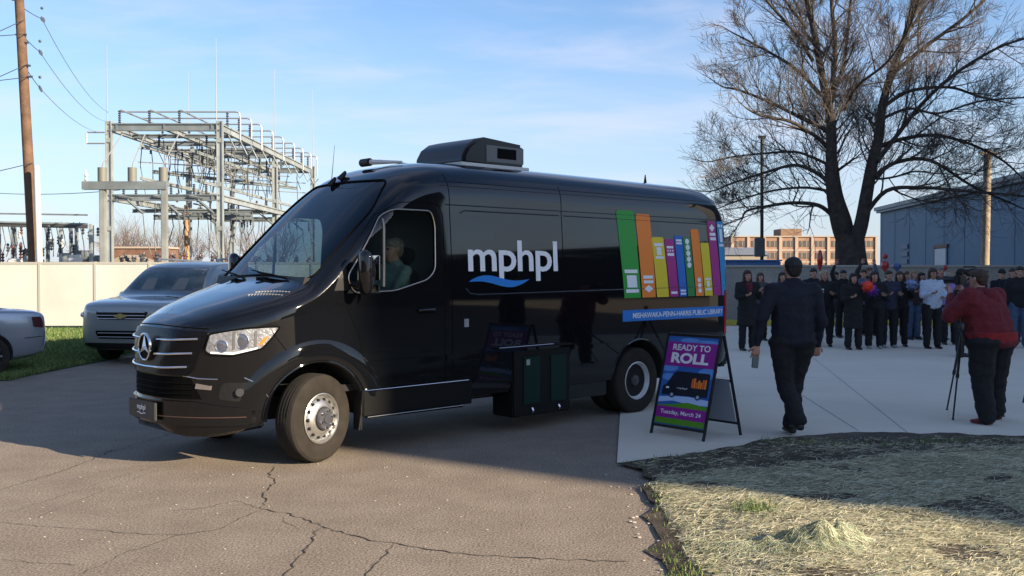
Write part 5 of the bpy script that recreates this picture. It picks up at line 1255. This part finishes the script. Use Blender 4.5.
# oil breakers near the ground, V shaped bushings
def breaker(x, y, i, w):
    t = thing('circuit_breaker', 'grey circuit breaker with splayed bushings under the gantry, %s' % w, 'breaker', (x, y, 0), 0, 'circuit breakers under the gantry')
    MB().box((0, 0, .95), (1.9, 1.2, 1.3)).build('tank', M_steeld, t, bevel=.15)
    for s in (-.7, 0, .7): MB().box((s, 0, .15), (.15, 1.1, .3)).build('foot', M_steeld, t)
    for s in (-.65, 0, .65):
        for q in (-1, 1):
            a = V((s, q*.2, 1.5)); d = V((q*.35+s*.3, q*.3, 1)).normalized(); c = MB()
            P = [a+d*.09*k for k in range(12)]; c.tube(P, .1, 8, rs=[.13 if k % 2 else .06 for k in range(12)]); c.tube([P[-1], P[-1]+d*.15], .04, 6)
            c.build('bushing', M_rust if (i+int(q)) % 3 == 0 else M_ins, t, True)
    for s in (-.4, .4): MB().tube([(s, -.62, 1.05), (s, -.75, 1.05)], .28, 14).build('tank_cover', mat('tank_pale', (.5, .51, .5), .45), t, True)
for i, (px_, Y, w) in enumerate(((150, 52, 'left of the nearer post'), (178, 54, 'right of the nearer post'), (206, 60, 'just left of the tall middle column'), (238, 56, 'just right of the tall middle column'), (262, 60, 'beside the silver car roof'), (290, 62, 'farthest right, seen through the van windscreen'), (128, 66, 'farthest left'))):
    breaker((px_-512)*Y/1000, Y, i, w)
wp_ = thing('wooden_post', 'short pale wooden pole standing inside the substation gantry', 'pole', ((187-512)*.066, 66, 0))
MB().tube([(0, 0, 0), (0, 0, at(187, 205, 66).z)], .19, 10, .16).build('shaft', mat('pole_new', (.42, .24, .12), .85, noise=(2, .3)), wp_, True)
# far left switchyard
YS = 75.; sy = thing('switchyard', 'lower crowded switchyard of grey cabinets and red brown insulators at the far left', 'substation', ((45-512)*.075, YS, 0)); sx0 = sy.location.x
def zS(py): return at(40, py, YS).z
for z0 in (213, 222, 224.5):
    MB().bar(((-25-512)*.075-sx0, r.uniform(-1, 1), zS(z0)), ((88-512)*.075-sx0, 0, zS(z0+2)), .12, .12 if z0 != 224.5 else .3).build('beam', M_steeld if z0 != 224.5 else mat('beam_dark', (.05, .05, .055), .5), sy)
for px_ in range(-20, 92, 11):
    x = (px_-512)*.075-sx0; MB().box((x, r.uniform(0, 3), zS(224)/2), (.22, .22, zS(224))).build('post', M_steeld if px_ % 2 else M_steel2, sy)
for k in range(44):
    px_ = -15+100*r.random(); x = (px_-512)*.075-sx0; z = r.uniform(2.2, 4.4); y = r.uniform(-2, 4)
    c = MB(); c.lathe([(.04, 0), (.14, .12), (.05, .22), (.14, .34), (.05, .44), (.13, .56), (.04, .7)], (x, y, z), 'Z', 7)
    c.build('insulator', M_rust if (px_ < 30 and k % 2) else (M_ins if k % 3 else mat('porcelain', (.55, .54, .5), .3)), sy, True)
for k in range(11):
    px_ = (-12, 4, 16, 28, 52, 60, 66, 74, 82, 44, 88)[k]; x = (px_-512)*.075-sx0; h = r.uniform(2.2, 3.2)
    MB().box((x, r.uniform(-2.5, 2), h/2), (r.uniform(.6, 1.1), .8, h)).build('cabinet', (M_steel2, M_steeld, mat('cabinet_white', (.6, .61, .6), .5))[k % 3], sy, bevel=.03)
MB().tube([((54-512)*.075-sx0, -3, 1.7), ((54-512)*.075-sx0, -3, 4.0)], .19, 12).build('capacitor', mat('cabinet_white', (.6, .61, .6), .5), sy, True)
for k in range(16):
    x = (-10+6*k-512)*.075-sx0; MB().tube([(x, 0, zS(222)), (x+.3, 0, 3.6), (x+r.uniform(-.4, .6), 0, 2.6)], .03, 5).build('conductor', M_wire, sy)

# ------------------------------------------------------------------ trees
M_bark = mat('bark', (.052, .043, .036), .95, noise=(5, .4), bump=(9, 1., .04)); M_twig = mat('twig', (.10, .080, .068), .95)
BT = MB(); TW = MB()
def rot_dir(d, ang, az):
    o = d.orthogonal().normalized(); o.rotate(Quaternion(d, az)); q = d.copy(); q.rotate(Quaternion(o, ang)); return q
def grow(rg, p, d, L, r0, lev, sink, trop):
    """one branch and its children"""
    k = 6 if lev < 2 else (5 if lev == 2 else 3); P = [p.copy()]; q = p.copy(); dd = d.copy()
    for i in range(k):
        dd = (dd+V((rg.gauss(0, .13), rg.gauss(0, .13), rg.gauss(0, .10)+trop*.06))).normalized(); q = q+dd*L/k; P.append(q.copy())
    n = (7, 6, 4, 3)[min(lev, 3)]
    sink[0 if lev < 2 else 1].tube(P, r0, n, max(r0*.28, .004), cap=False)
    if lev >= 4: return
    kids = {1: 8, 2: 7, 3: 4}.get(lev, 7)
    for i in range(kids):
        t = .22+.76*(i+rg.random()*.7)/kids; t = min(t, .98); j = min(int(t*k), k-1); s = P[j].lerp(P[j+1], t*k-j); dr = (P[j+1]-P[j]).normalized()
        nd = rot_dir(dr, R(rg.uniform(24, 50)), rg.uniform(0, 6.28)); nd = (nd+V((0, 0, .10*trop))).normalized()
        grow(rg, s, nd, L*rg.uniform(.5, .85)*(1.02-.3*t), max(r0*(1-.65*t)*.5, .0055), lev+1, sink, trop)
YT = 35.; rg = random.Random(21)
big = thing('bare_tree', 'huge bare spreading tree with three main limbs behind the crowd', 'tree', (at(851, 268, YT).x, YT, 0))
TB = big.location
SC = YT/1000
def limb_px(pts, r0, r1, dy=0., dy2=0., kids=True, dens=1.):
    """pts are outline points of a limb on the tree's own plane; dy..dy2 bend it nearer or farther"""
    pts = [(x if x > 745 else 745-(745-x)*.45, y) for x, y in pts]; P = []; n = len(pts)
    for i, (x, y) in enumerate(pts):
        t = i/(n-1); Y = YT+dy+(dy2-dy)*t; p = at(x, y, YT)-TB; P.append(V((p.x, Y-YT, p.z)))
    D = []
    for i in range(n-1):
        a, b = P[max(i-1, 0)], P[i]; c, d = P[i+1], P[min(i+2, n-1)]
        for k in range(5):
            t = k/5; D.append(.5*((2*b)+(-a+c)*t+(2*a-5*b+4*c-d)*t*t+(-a+3*b-3*c+d)*t**3))
    D.append(P[-1]); m = len(D)
    r0 *= .73; BT.tube(D, 1, 10, rs=[r0+(r1-r0)*(i/(m-1))**.8 for i in range(m)], cap=True)
    if kids:
        L = sum((D[i+1]-D[i]).length for i in range(m-1)); cnt = int(L*2.7*dens)
        for i in range(cnt):
            t = .18+.82*(i+rg.random())/cnt; t = min(t, .99); j = int(t*(m-1)); s = D[j]; dr = (D[min(j+1, m-1)]-D[j]).normalized()
            if dr.length < .5: continue
            nd = rot_dir(dr, R(rg.uniform(28, 62)), rg.uniform(0, 6.28)); nd = (nd+V((0, 0, .22))).normalized()
            rr = (r0+(r1-r0)*t)
            grow(rg, s, nd, rg.uniform(1.1, 2.3)*(1.15-.55*t), min(rr*.5, .036), 2 if rg.random() < .75 else 1, (BT, TW), 1.)
        grow(rg, D[-1], (D[-1]-D[-2]).normalized(), 1.3, r1, 2, (BT, TW), .6)
tr_ = [(853, 268+45), (853, 280), (851, 262), (850, 246), (850, 236)]
P = [at(x, y, YT)-TB for x, y in tr_]; P = [V((p.x, 0, p.z)) for p in P]; P[0].z = -.1
BT.tube(P, 1, 16, rs=[.90, .64, .54, .50, .48])
limb_px([(849, 250), (839, 230), (832, 201), (829, 173), (828, 140), (826, 117), (820, 94), (813, 61), (806, 28), (799, 0), (794, -50), (790, -90)], .40, .05, 0, -1.)
limb_px([(828, 122), (835, 84), (841, 47), (840, 0), (842, -50), (838, -100)], .15, .04, 0, 1.5)
limb_px([(851, 250), (854, 225), (846, 192), (843, 155), (842, 131), (844, 94), (858, 56), (867, 0), (872, -50)], .22, .04, .3, 2.)
limb_px([(853, 248), (861, 225), (867, 192), (872, 164), (879, 136), (882, 108), (891, 75), (905, 37), (914, 0), (924, -50), (930, -100)], .38, .05, 0, 0.)
limb_px([(872, 168), (891, 140), (914, 108), (942, 80), (980, 56), (1008, 47)], .13, .035, 0, -1.5)
limb_px([(863, 218), (881, 192), (910, 190), (942, 194), (980, 199), (1010, 204)], .12, .03, 0, -2.5)
limb_px([(868, 183), (891, 164), (924, 162), (961, 187), (999, 206)], .13, .03, 0, -1.)
limb_px([(876, 148), (905, 138), (942, 133), (980, 140), (1017, 155), (1040, 170)], .12, .03, 0, 1.5)
limb_px([(882, 108), (914, 89), (961, 82), (999, 89), (1030, 92)], .11, .03, 0, 2.)
limb_px([(891, 75), (924, 47), (961, 19), (989, -10), (1010, -40)], .12, .03, 0, -1.)
limb_px([(905, 37), (930, 5), (960, -30)], .08, .03, 0, 1.)
limb_px([(834, 217), (816, 206), (788, 204), (760, 208), (731, 213), (717, 221)], .12, .03, 0, -1.5)
limb_px([(830, 183), (816, 171), (797, 164), (769, 171), (736, 180), (708, 185)], .12, .03, 0, 1.)
limb_px([(828, 148), (811, 138), (783, 126), (750, 122), (717, 117)], .12, .03, 0, -2.)
limb_px([(827, 130), (802, 115), (774, 98), (745, 84), (722, 80)], .12, .03, 0, 1.5)
limb_px([(820, 94), (797, 70), (769, 52), (736, 37)], .11, .03, 0, 0.)
limb_px([(813, 61), (788, 33), (760, 9), (736, -10)], .10, .03, 0, -1.5)
limb_px([(806, 28), (788, -5), (765, -40)], .09, .03, 0, 1.)
limb_px([(833, 190), (815, 185), (790, 186), (765, 192), (742, 200)], .08, .025, .5, 3.)
limb_px([(870, 175), (890, 176), (915, 172), (940, 165), (970, 165)], .07, .025, .5, 3.)
limb_px([(844, 110), (850, 90), (872, 70), (885, 40), (890, 0)], .08, .03, 0, -3.)
limb_px([(840, 60), (820, 30), (815, -10), (800, -60)], .08, .03, .5, 3.)
limb_px([(880, 120), (900, 112), (920, 120), (950, 112), (985, 112)], .08, .025, 0, -3.)
limb_px([(829, 165), (805, 150), (780, 148), (745, 150), (712, 152)], .08, .025, 0, 3.)
BT.build('trunk', M_bark, big, True, 60); o = TW.build('twigs', M_twig, big); o['kind'] = 'stuff'
print('tree', len(BT.f), len(TW.f))
# a hazy row of far bare trees on the horizon, seen through the substation
def small_tree(seed, h):
    rg = random.Random(seed); A, B = MB(), MB(); A.tube([(0, 0, 0), (0, 0, h*.35)], h*.022, 6, h*.016)
    for i in range(9): grow(rg, V((0, 0, h*(.2+.018*i))), V((rg.gauss(0, .45), rg.gauss(0, .45), 1)).normalized(), h*.6, h*.010, 2, (A, B), 1.)
    for i, m in ((0, A),): pass
    return A, B
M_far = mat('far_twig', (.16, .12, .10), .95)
protos = []
for sd, h in ((3, 9.), (4, 7.5)):
    A, B = small_tree(sd, h); e = thing('bare_tree', '', 'tree', (0, 0, 0), 0, 'far bare trees on the horizon')
    # thicken the far twigs so that they read at this distance
    A.build('trunk', M_far, e); o = B.build('twigs', M_far, e); o['kind'] = 'stuff'; protos.append(e)
far = [(104, 170, 0), (124, 150, 1), (134, 160, 0), (146, 150, 1), (112, 190, 1), (158, 185, 0), (196, 170, 1), (230, 165, 0), (250, 180, 1), (270, 160, 0), (180, 150, 1), (285, 170, 1)]
used = set()
for i, (px_, Y, k) in enumerate(far):
    o = protos[k] if k not in used else copy_tree(protos[k]); used.add(k)
    o.location = ((px_-512)*Y/1000, Y, 0); o.rotation_euler.z = i*1.3; o.scale = (1.25, 1.25, .95+.1*(i % 3))
    o['label'] = 'small bare far off tree on the horizon behind the substation'
hs = thing('small_house', 'small far building with a tan gable roof left of the middle of the substation', 'building', ((126-512)*.12, 120, 0))
MB().box((0, 2, 1.1), (5.5, 5, 2.2)).build('wall', mat('house_wall', (.35, .28, .20), .8), hs)
MB().prism([(-3.2, 2.2), (3.2, 2.2), (0, 3.4)], -.4, 4.8, 'Y').build('roof', mat('house_roof', (.30, .24, .18), .8), hs)
hb2 = thing('brick_building', 'far low brown brick building seen under the gantry', 'building', ((132-512)*.14, 140, 0))
MB().box((0, 3, 2.3), (9, 6, 4.6)).build('wall', mat('far_brick', (.17, .09, .06), .85, noise=(1, .3)), hb2)
MB().box((0, 3, 4.7), (9.4, 6.4, .25)).build('parapet', M_cream, hb2)

# ------------------------------------------------------------------ cars
def loft_car(name, label, cat, loc, rz, rows, paint, wheels, glassd, cuts, extras, group=None):
    """rows: x, half width, roofline z, belt z, bottom z, greenhouse half width"""
    t = thing(name, label, cat, loc, rz, group); vs = []; n = 0
    for (x, hw, zt, zb_, z0, gw) in rows:
        prof = [(0, z0), (hw*.88, z0), (hw*.97, z0+.08), (hw, z0+.25), (hw, (z0+zb_)/2+.05), (hw*.985, zb_-.10), (hw*.95, zb_)]
        if zt > zb_+.05: prof += [(gw+(hw*.95-gw)*.75, zb_+(zt-zb_)*.3), (gw+(hw*.95-gw)*.35, zb_+(zt-zb_)*.75), (gw, zt-.05), (gw*.9, zt-.01), (gw*.5, zt+.015), (0, zt+.02)]
        else: prof += [(hw*.90, zb_+.015), (hw*.80, zb_+.03), (hw*.68, zb_+.04), (hw*.5, zb_+.045), (hw*.3, zb_+.05), (0, zb_+.052)]
        full = [(-a, b) for a, b in prof]+[(a, b) for a, b in prof[-2:0:-1]]; n = len(full); vs += [(x, a, b) for a, b in full]
    fs = [(i*n+j, i*n+(j+1) % n, (i+1)*n+(j+1) % n, (i+1)*n+j) for i in range(len(rows)-1) for j in range(n)]+[tuple(range(n)), tuple((len(rows)-1)*n+j for j in range(n))]
    b = MB().add(vs, fs).build('body', paint, t)
    s = b.modifiers.new('s', 'SUBSURF'); s.levels = 2; s.render_levels = 2
    wk = []
    for wx, wr, wy in wheels:
        for sd in (-1, 1):
            c = MB().lathe([(wr+.05, sd*(wy-.28)), (wr+.05, sd*(wy+.3))], (wx, 0, wr), 'Y', 28).build('cut', M_under)
            c.location = loc; c.rotation_euler = (0, 0, rz); m = b.modifiers.new('b', 'BOOLEAN'); m.operation = 'DIFFERENCE'; m.object = c; m.solver = 'MANIFOLD'; wk.append(c)
    evaluated(b)
    for c in wk: bpy.data.objects.remove(c)
    b.data.shade_smooth(); b.data.set_sharp_from_angle(angle=R(40))
    for wx, wr, wy in wheels:
        for sd in (-1, 1):
            w = MB().lathe([(wr*.62, -.08), (wr*.7, -.10), (wr*.95, -.10), (wr, -.07), (wr, .07), (wr*.95, .10), (wr*.7, .10), (wr*.62, .08)], (0, 0, 0), 'Y', 32, closed=True).build('wheel', M_rub, t, True, 35)
            w.location = (wx, sd*wy, wr); w.rotation_euler = (0, 0, 0 if sd < 0 else math.pi)
            rm = MB().lathe([(wr*.66, -.085), (wr*.60, -.095), (wr*.58, -.04), (wr*.5, .0), (0, .0)], (0, 0, 0), 'Y', 28, cap=False)
            rim = rm.build('rim', mat('rim_dark', (.05, .05, .055), .4, .5), w, True, 35)
            sk = MB()
            for i in range(10):
                a = 2*math.pi*i/10; sk.bar((math.cos(a)*wr*.12, -.06, math.sin(a)*wr*.12), (math.cos(a)*wr*.6, -.075, math.sin(a)*wr*.6), .03, .03, (0, 1, 0))
            sk.lathe([(wr*.17, -.05), (wr*.15, -.085), (0, -.09)], (0, 0, 0), 'Y', 14); sk.build('spokes', M_steel, w)
    vb = BVHTree.FromPolygons([v.co.copy() for v in b.data.vertices], [tuple(p.vertices) for p in b.data.polygons])
    extras(t, vb)
    return t
M_cars = mat('silver_grey_paint', (.30, .32, .31), .22, .4, coat=.8); M_carb = mat('silver_paint', (.33, .35, .39), .25, .6, coat=.8)
M_cglass = glass('car_glass', (.42, .50, .46)); M_cgd = mat('car_glass_dark', (.012, .016, .016), .05, coat=1.)
# SUV; x runs from nose (0) to tail, faces the camera
rows = [(0, .62, .88, .88, .36, .5), (.05, .78, .99, .99, .30, .5), (.16, .88, 1.05, 1.05, .24, .6), (.40, .94, 1.09, 1.09, .22, .6), (.9, .98, 1.13, 1.13, .22, .7), (1.2, .99, 1.16, 1.15, .22, .75),
        (1.32, .99, 1.24, 1.15, .22, .80), (1.62, .99, 1.54, 1.15, .22, .75), (1.95, .99, 1.75, 1.15, .22, .71), (2.3, .99, 1.83, 1.15, .22, .70), (3.4, .99, 1.83, 1.14, .22, .66), (4.3, .98, 1.69, 1.16, .22, .64), (4.75, .96, 1.52, 1.18, .26, .62), (5.0, .92, 1.22, 1.15, .3, .6), (5.12, .8, 1.0, 1.0, .38, .5)]
def suv_bits(t, vb):
    def fr(y, z, off=.0):
        h = vb.ray_cast(V((-2, y, z)), V((1, 0, 0))); return V(((h[0].x if h[0] else .1)-off, y, z))
    def sd(x, z, off, s):
        h = vb.ray_cast(V((x, s*3, z)), V((0, -s, 0))); return V((x, (h[0].y if h[0] else s*.9)+s*off, z))
    def cr(a, z, off, s):
        q = math.sqrt(.5); e = V((q, s*q, 0)); d = V((q, -s*q, 0)); h = vb.ray_cast(e*a+V((0, 0, z))-d*3, d); return (h[0] if h[0] else e*a+V((0, 0, z)))-d*off
    ws = patch(round_poly([(-.82, 1.18), (.82, 1.18), (.66, 1.72), (-.66, 1.72)], .06), fr, .006, .08).build('windscreen', mat('windscreen_car', (.035, .05, .045), .05, noise=(2.2, .9), coat=1.), t, True)
    for s in (-1, 1): patch(round_poly([(s*.18, 1.30), (s*.46, 1.30), (s*.44, 1.52), (s*.22, 1.52)], .04), fr, .009, .08).build('seat_behind_glass', mat('beige_seat', (.16, .14, .11), .3, coat=1.), t, True)
    MB().hull([(fr(-.3, 1.28, .012)+V((0, -.08, 0)), (.01, .16, .09))]).build('windscreen_reflection', M_cgd, ws) if False else None
    gz = slab(round_poly([(-.44, .80), (.44, .80), (.50, .94), (-.50, .94)], .03), fr, 0, .02, .08).build('grille', mat('grille_black', (.006, .006, .007), .35), t, True)
    for z in (.815, .87, .93): line([(-.46, z), (.46, z)], fr, .008, .024, step=.1).build('grille_bar', M_chrome, gz, True)
    bx = fr(0, .86, .045)
    MB().add([bx+V((0, a, b)) for a, b in ((-.12, -.012), (-.035, -.03), (-.035, -.045), (.035, -.045), (.035, -.03), (.12, -.012), (.11, .028), (.04, .028), (.04, .045), (-.04, .045), (-.04, .028), (-.11, .028))], [tuple(range(12))]).build('emblem', mat('emblem_gold', (.55, .42, .16), .3, .6), gz)
    slab(round_poly([(-.46, .46), (.46, .46), (.52, .60), (-.52, .60)], .04), fr, 0, .01, .08).build('lower_grille', mat('intake', (.003, .003, .003), .8), t)
    for z in (.49, .56): line([(-.46, z), (.46, z)], fr, .007, .018, step=.1).build('grille_bar', M_steel, t)
    slab([(-.75, .26), (.75, .26), (.78, .38), (-.78, .38)], fr, 0, .015, .1).build('bumper_skirt', M_plas, t)
    for s in (-1, 1):
        f = lambda a, b, o, s=s: cr(a, b, o, s)
        h = slab(round_poly([(.58, .80), (.86, .82), (1.0, .94), (.95, .97), (.64, .92)], .03), f, 0, .008, .05).build('headlight', mat('headlight_car', (.45, .48, .52), .15, .5), t, True)
        c = f(.74, .87, .014); MB().hull([(c, .045)]).build('headlight_lens', mat('lens_clear', (.75, .76, .78), .06, .6), h, True)
        slab(round_poly([(.66, .46), (.92, .48), (.94, .60), (.70, .62)], .03), f, 0, .006, .05).build('fog_light_recess', M_plas, t)
        MB().hull([(V((1.72, s*1.04, 1.19)), (.06, .09, .07))]).build('mirror', M_cars, t, True)
        for pts in ([(1.62, 1.17), (2.35, 1.17), (2.35, 1.62), (2.05, 1.58)], [(2.42, 1.17), (3.35, 1.18), (3.35, 1.64), (2.42, 1.63)], [(3.45, 1.20), (4.35, 1.24), (4.2, 1.58), (3.45, 1.62)]):
            patch(round_poly(pts, .06), lambda a, b, o, s=s: sd(a, b, o, s), .004, .1).build('side_window', M_cgd, t, True)
        MB().tube([(2.3, s*.64, 1.84), (2.4, s*.66, 1.89), (4.0, s*.62, 1.86), (4.1, s*.60, 1.80)], .02, 6).build('roof_rail', M_steel, t, True)
        line([(-.0, 0)], lambda a, b, o: V((0, 0, 0)), .01) if False else None
    MB().box((4.8, 0, .5), (.3, 1.6, .3)).build('rear_bumper', M_plas, t, bevel=.05)
    wp2 = MB().tube([fr(-.6, 1.17, .02), fr(.1, 1.20, .03)], .01, 5); wp2.build('wiper', M_seam, t)
suv = loft_car('parked_suv', 'silver grey SUV with a gold emblem parked between the fence and the van', 'car', V(((-.0), 0, 0)), 0, rows, M_cars, [(1.02, .37, .86), (4.0, .37, .86)], None, None, suv_bits)
f0 = gnd(122, 358); suv.location = (-6.88, 17.6, 0); suv.rotation_euler = (0, 0, R(90-11))
# saloon car; x from tail (0) to nose
rows = [(0, .60, .82, .82, .42, .5), (.04, .74, .92, .92, .34, .5), (.14, .82, .985, .985, .28, .6), (.5, .87, 1.01, 1.01, .22, .6), (.85, .885, 1.03, 1.02, .2, .66), (1.0, .89, 1.08, 1.02, .2, .68), (1.4, .89, 1.29, 1.0, .2, .62), (1.8, .89, 1.41, .98, .2, .57), (2.4, .89, 1.43, .96, .2, .57),
        (2.9, .89, 1.33, .95, .2, .60), (3.3, .89, 1.10, .94, .2, .66), (3.45, .89, .97, .93, .2, .7), (3.9, .87, .86, .86, .2, .7), (4.35, .82, .78, .78, .24, .6), (4.55, .70, .66, .66, .30, .5)]
def sal_bits(t, vb):
    def rr(y, z, off=.0):
        h = vb.ray_cast(V((-2, y, z)), V((1, 0, 0))); return V(((h[0].x if h[0] else .1)-off, y, z))
    def sd(x, z, off, s):
        h = vb.ray_cast(V((x, s*3, z)), V((0, -s, 0))); return V((x, (h[0].y if h[0] else s*.85)+s*off, z))
    def cr(a, z, off, s):
        q = math.sqrt(.5); e = V((q, s*q, 0)); d = V((q, -s*q, 0)); h = vb.ray_cast(e*a+V((0, 0, z))-d*3, d); return (h[0] if h[0] else e*a+V((0, 0, z)))-d*off
    patch(round_poly([(-.66, 1.05), (.66, 1.05), (.52, 1.36), (-.52, 1.36)], .05), rr, .006, .08).build('rear_window', M_cgd, t, True)
    for s in (-1, 1):
        f = lambda a, b, o, s=s: cr(a, b, o, s)
        slab(round_poly([(.62, .74), (.80, .76), (.81, .92), (.66, .92)], .03), f, 0, .006, .05).build('tail_light', mat('tail_dark_red', (.06, .012, .014), .2, coat=.6), t, True)
        for pts in ([(1.25, 1.02), (1.95, 1.0), (1.95, 1.34), (1.65, 1.32)], [(2.02, 1.0), (3.1, .98), (2.75, 1.30), (2.02, 1.34)]):
            patch(round_poly(pts, .05), lambda a, b, o, s=s: sd(a, b, o, s), .004, .1).build('side_window', M_cgd, t, True)
        line([(.15, .60), (.45, .59)], lambda a, b, o, s=s: sd(a, b, o, s), .006, 0).build('bumper_gap', M_seam, t)
        line([(1.28, .95), (1.22, .6), (1.35, .3)], lambda a, b, o, s=s: sd(a, b, o, s), .004, 0).build('door_gap', M_seam, t)
        MB().hull([(V((2.95, s*.98, 1.02)), (.07, .08, .06))]).build('mirror', M_carb, t, True)
        slab(round_poly([(.60, .60), (.74, .60), (.74, .70), (.60, .70)], .02), lambda a, b, o, s=s: cr(a+.15, b-.28, o, s), 0, .003, .05)
    slab(round_poly([(-.75, .34), (.75, .34), (.75, .56), (-.75, .56)], .05), rr, 0, .02, .08).build('rear_bumper', M_carb, t, True)
    slab(round_poly([(-.17, .70), (.17, .70), (.17, .82), (-.17, .82)], .02), rr, 0, .008, .08).build('license_plate', M_white, t)
sal = loft_car('saloon_car', 'silver saloon car at the left edge, only its tail and rear wheel showing', 'car', V((0, 0, 0)), 0, rows, M_carb, [(1.0, .325, .78), (3.65, .325, .78)], None, None, sal_bits)
dS = V((-.62, -.78, 0)).normalized(); nSd = V((-dS.y, dS.x, 0))   # heading of the car and its left
wc = gnd(-10, 378); sal.location = (wc.x-dS.x*1.0+nSd.x*(-.88)*-1*-1, wc.y-dS.y*1.0, 0)
sal.rotation_euler = (0, 0, math.atan2(dS.y, dS.x))
# centre the near wheel on its contact point: the near side is the car's local +y or -y, whichever faces the camera
sn = 1 if (-nSd).dot(V((0, 1, 0))) > 0 else -1
cL = V((wc.x, wc.y, 0))-dS*1.0-nSd*(sn*.88); sal.location = (cL.x, cL.y, 0)
w2 = copy_tree(sal); w2.location = (at(978, 268, 37).x, 37.5, 0); w2.rotation_euler = (0, 0, R(2))
w2['label'] = 'white car parked behind the concrete wall at the right, only its roof showing'; w2['category'] = 'car'; w2.name = 'white_car'
M_whitep = mat('white_paint', (.7, .7, .7), .3, coat=.5)
for ch in w2.children:
    if ch.name.startswith('body'): ch.data = ch.data.copy(); ch.data.materials.clear(); ch.data.materials.append(M_whitep)

# ------------------------------------------------------------------ buildings out of frame that shade the lot and mirror in the van
def block(label, x, y, rz, w, d, h, c):
    t = thing('building', label, 'building', (x, y, 0), rz)
    MB().box((0, 0, h/2), (w, d, h)).build('wall', mat('brick_'+str(c), c, .85, noise=(1, .2)), t)
    MB().box((0, 0, h+.15), (w+.4, d+.4, .3)).build('parapet', mat('parapet_grey', (.3, .29, .27), .8), t)
    return t
P_ = V((-1.4, 9.23, 0)); nd = V((SA.x, SA.y, 0)); np_ = V((-SA.y, SA.x, 0)); np_ = np_ if np_.y > 0 else -np_
C0 = V((0.9, 7.72, 0))+nd*34; Wd = 19.2; cc = C0+np_*Wd/2+nd*6
block('tall brick building outside the photo on the right, casting the broad shade', cc.x, cc.y, math.atan2(nd.y, nd.x), 12, Wd, 20.6, (.10, .095, .09))
block('unseen block added out of frame on the right to shade the concrete wall', 25, 26, 0, 11, 17, 10.5, (.2, .2, .2))  # added out of view so the wall and lower trunk fall in shade
block('long low warehouse far outside the photo on the right', 78, -10, R(4), 10, 130, 8.5, (.06, .06, .06))
block('unseen long dark block added behind and to the left, mirrored in the van front', -48, -30, R(40), 10, 90, 9., (.09, .07, .06))  # added out of view to darken what the van's nose reflects
bpy.context.view_layer.update()
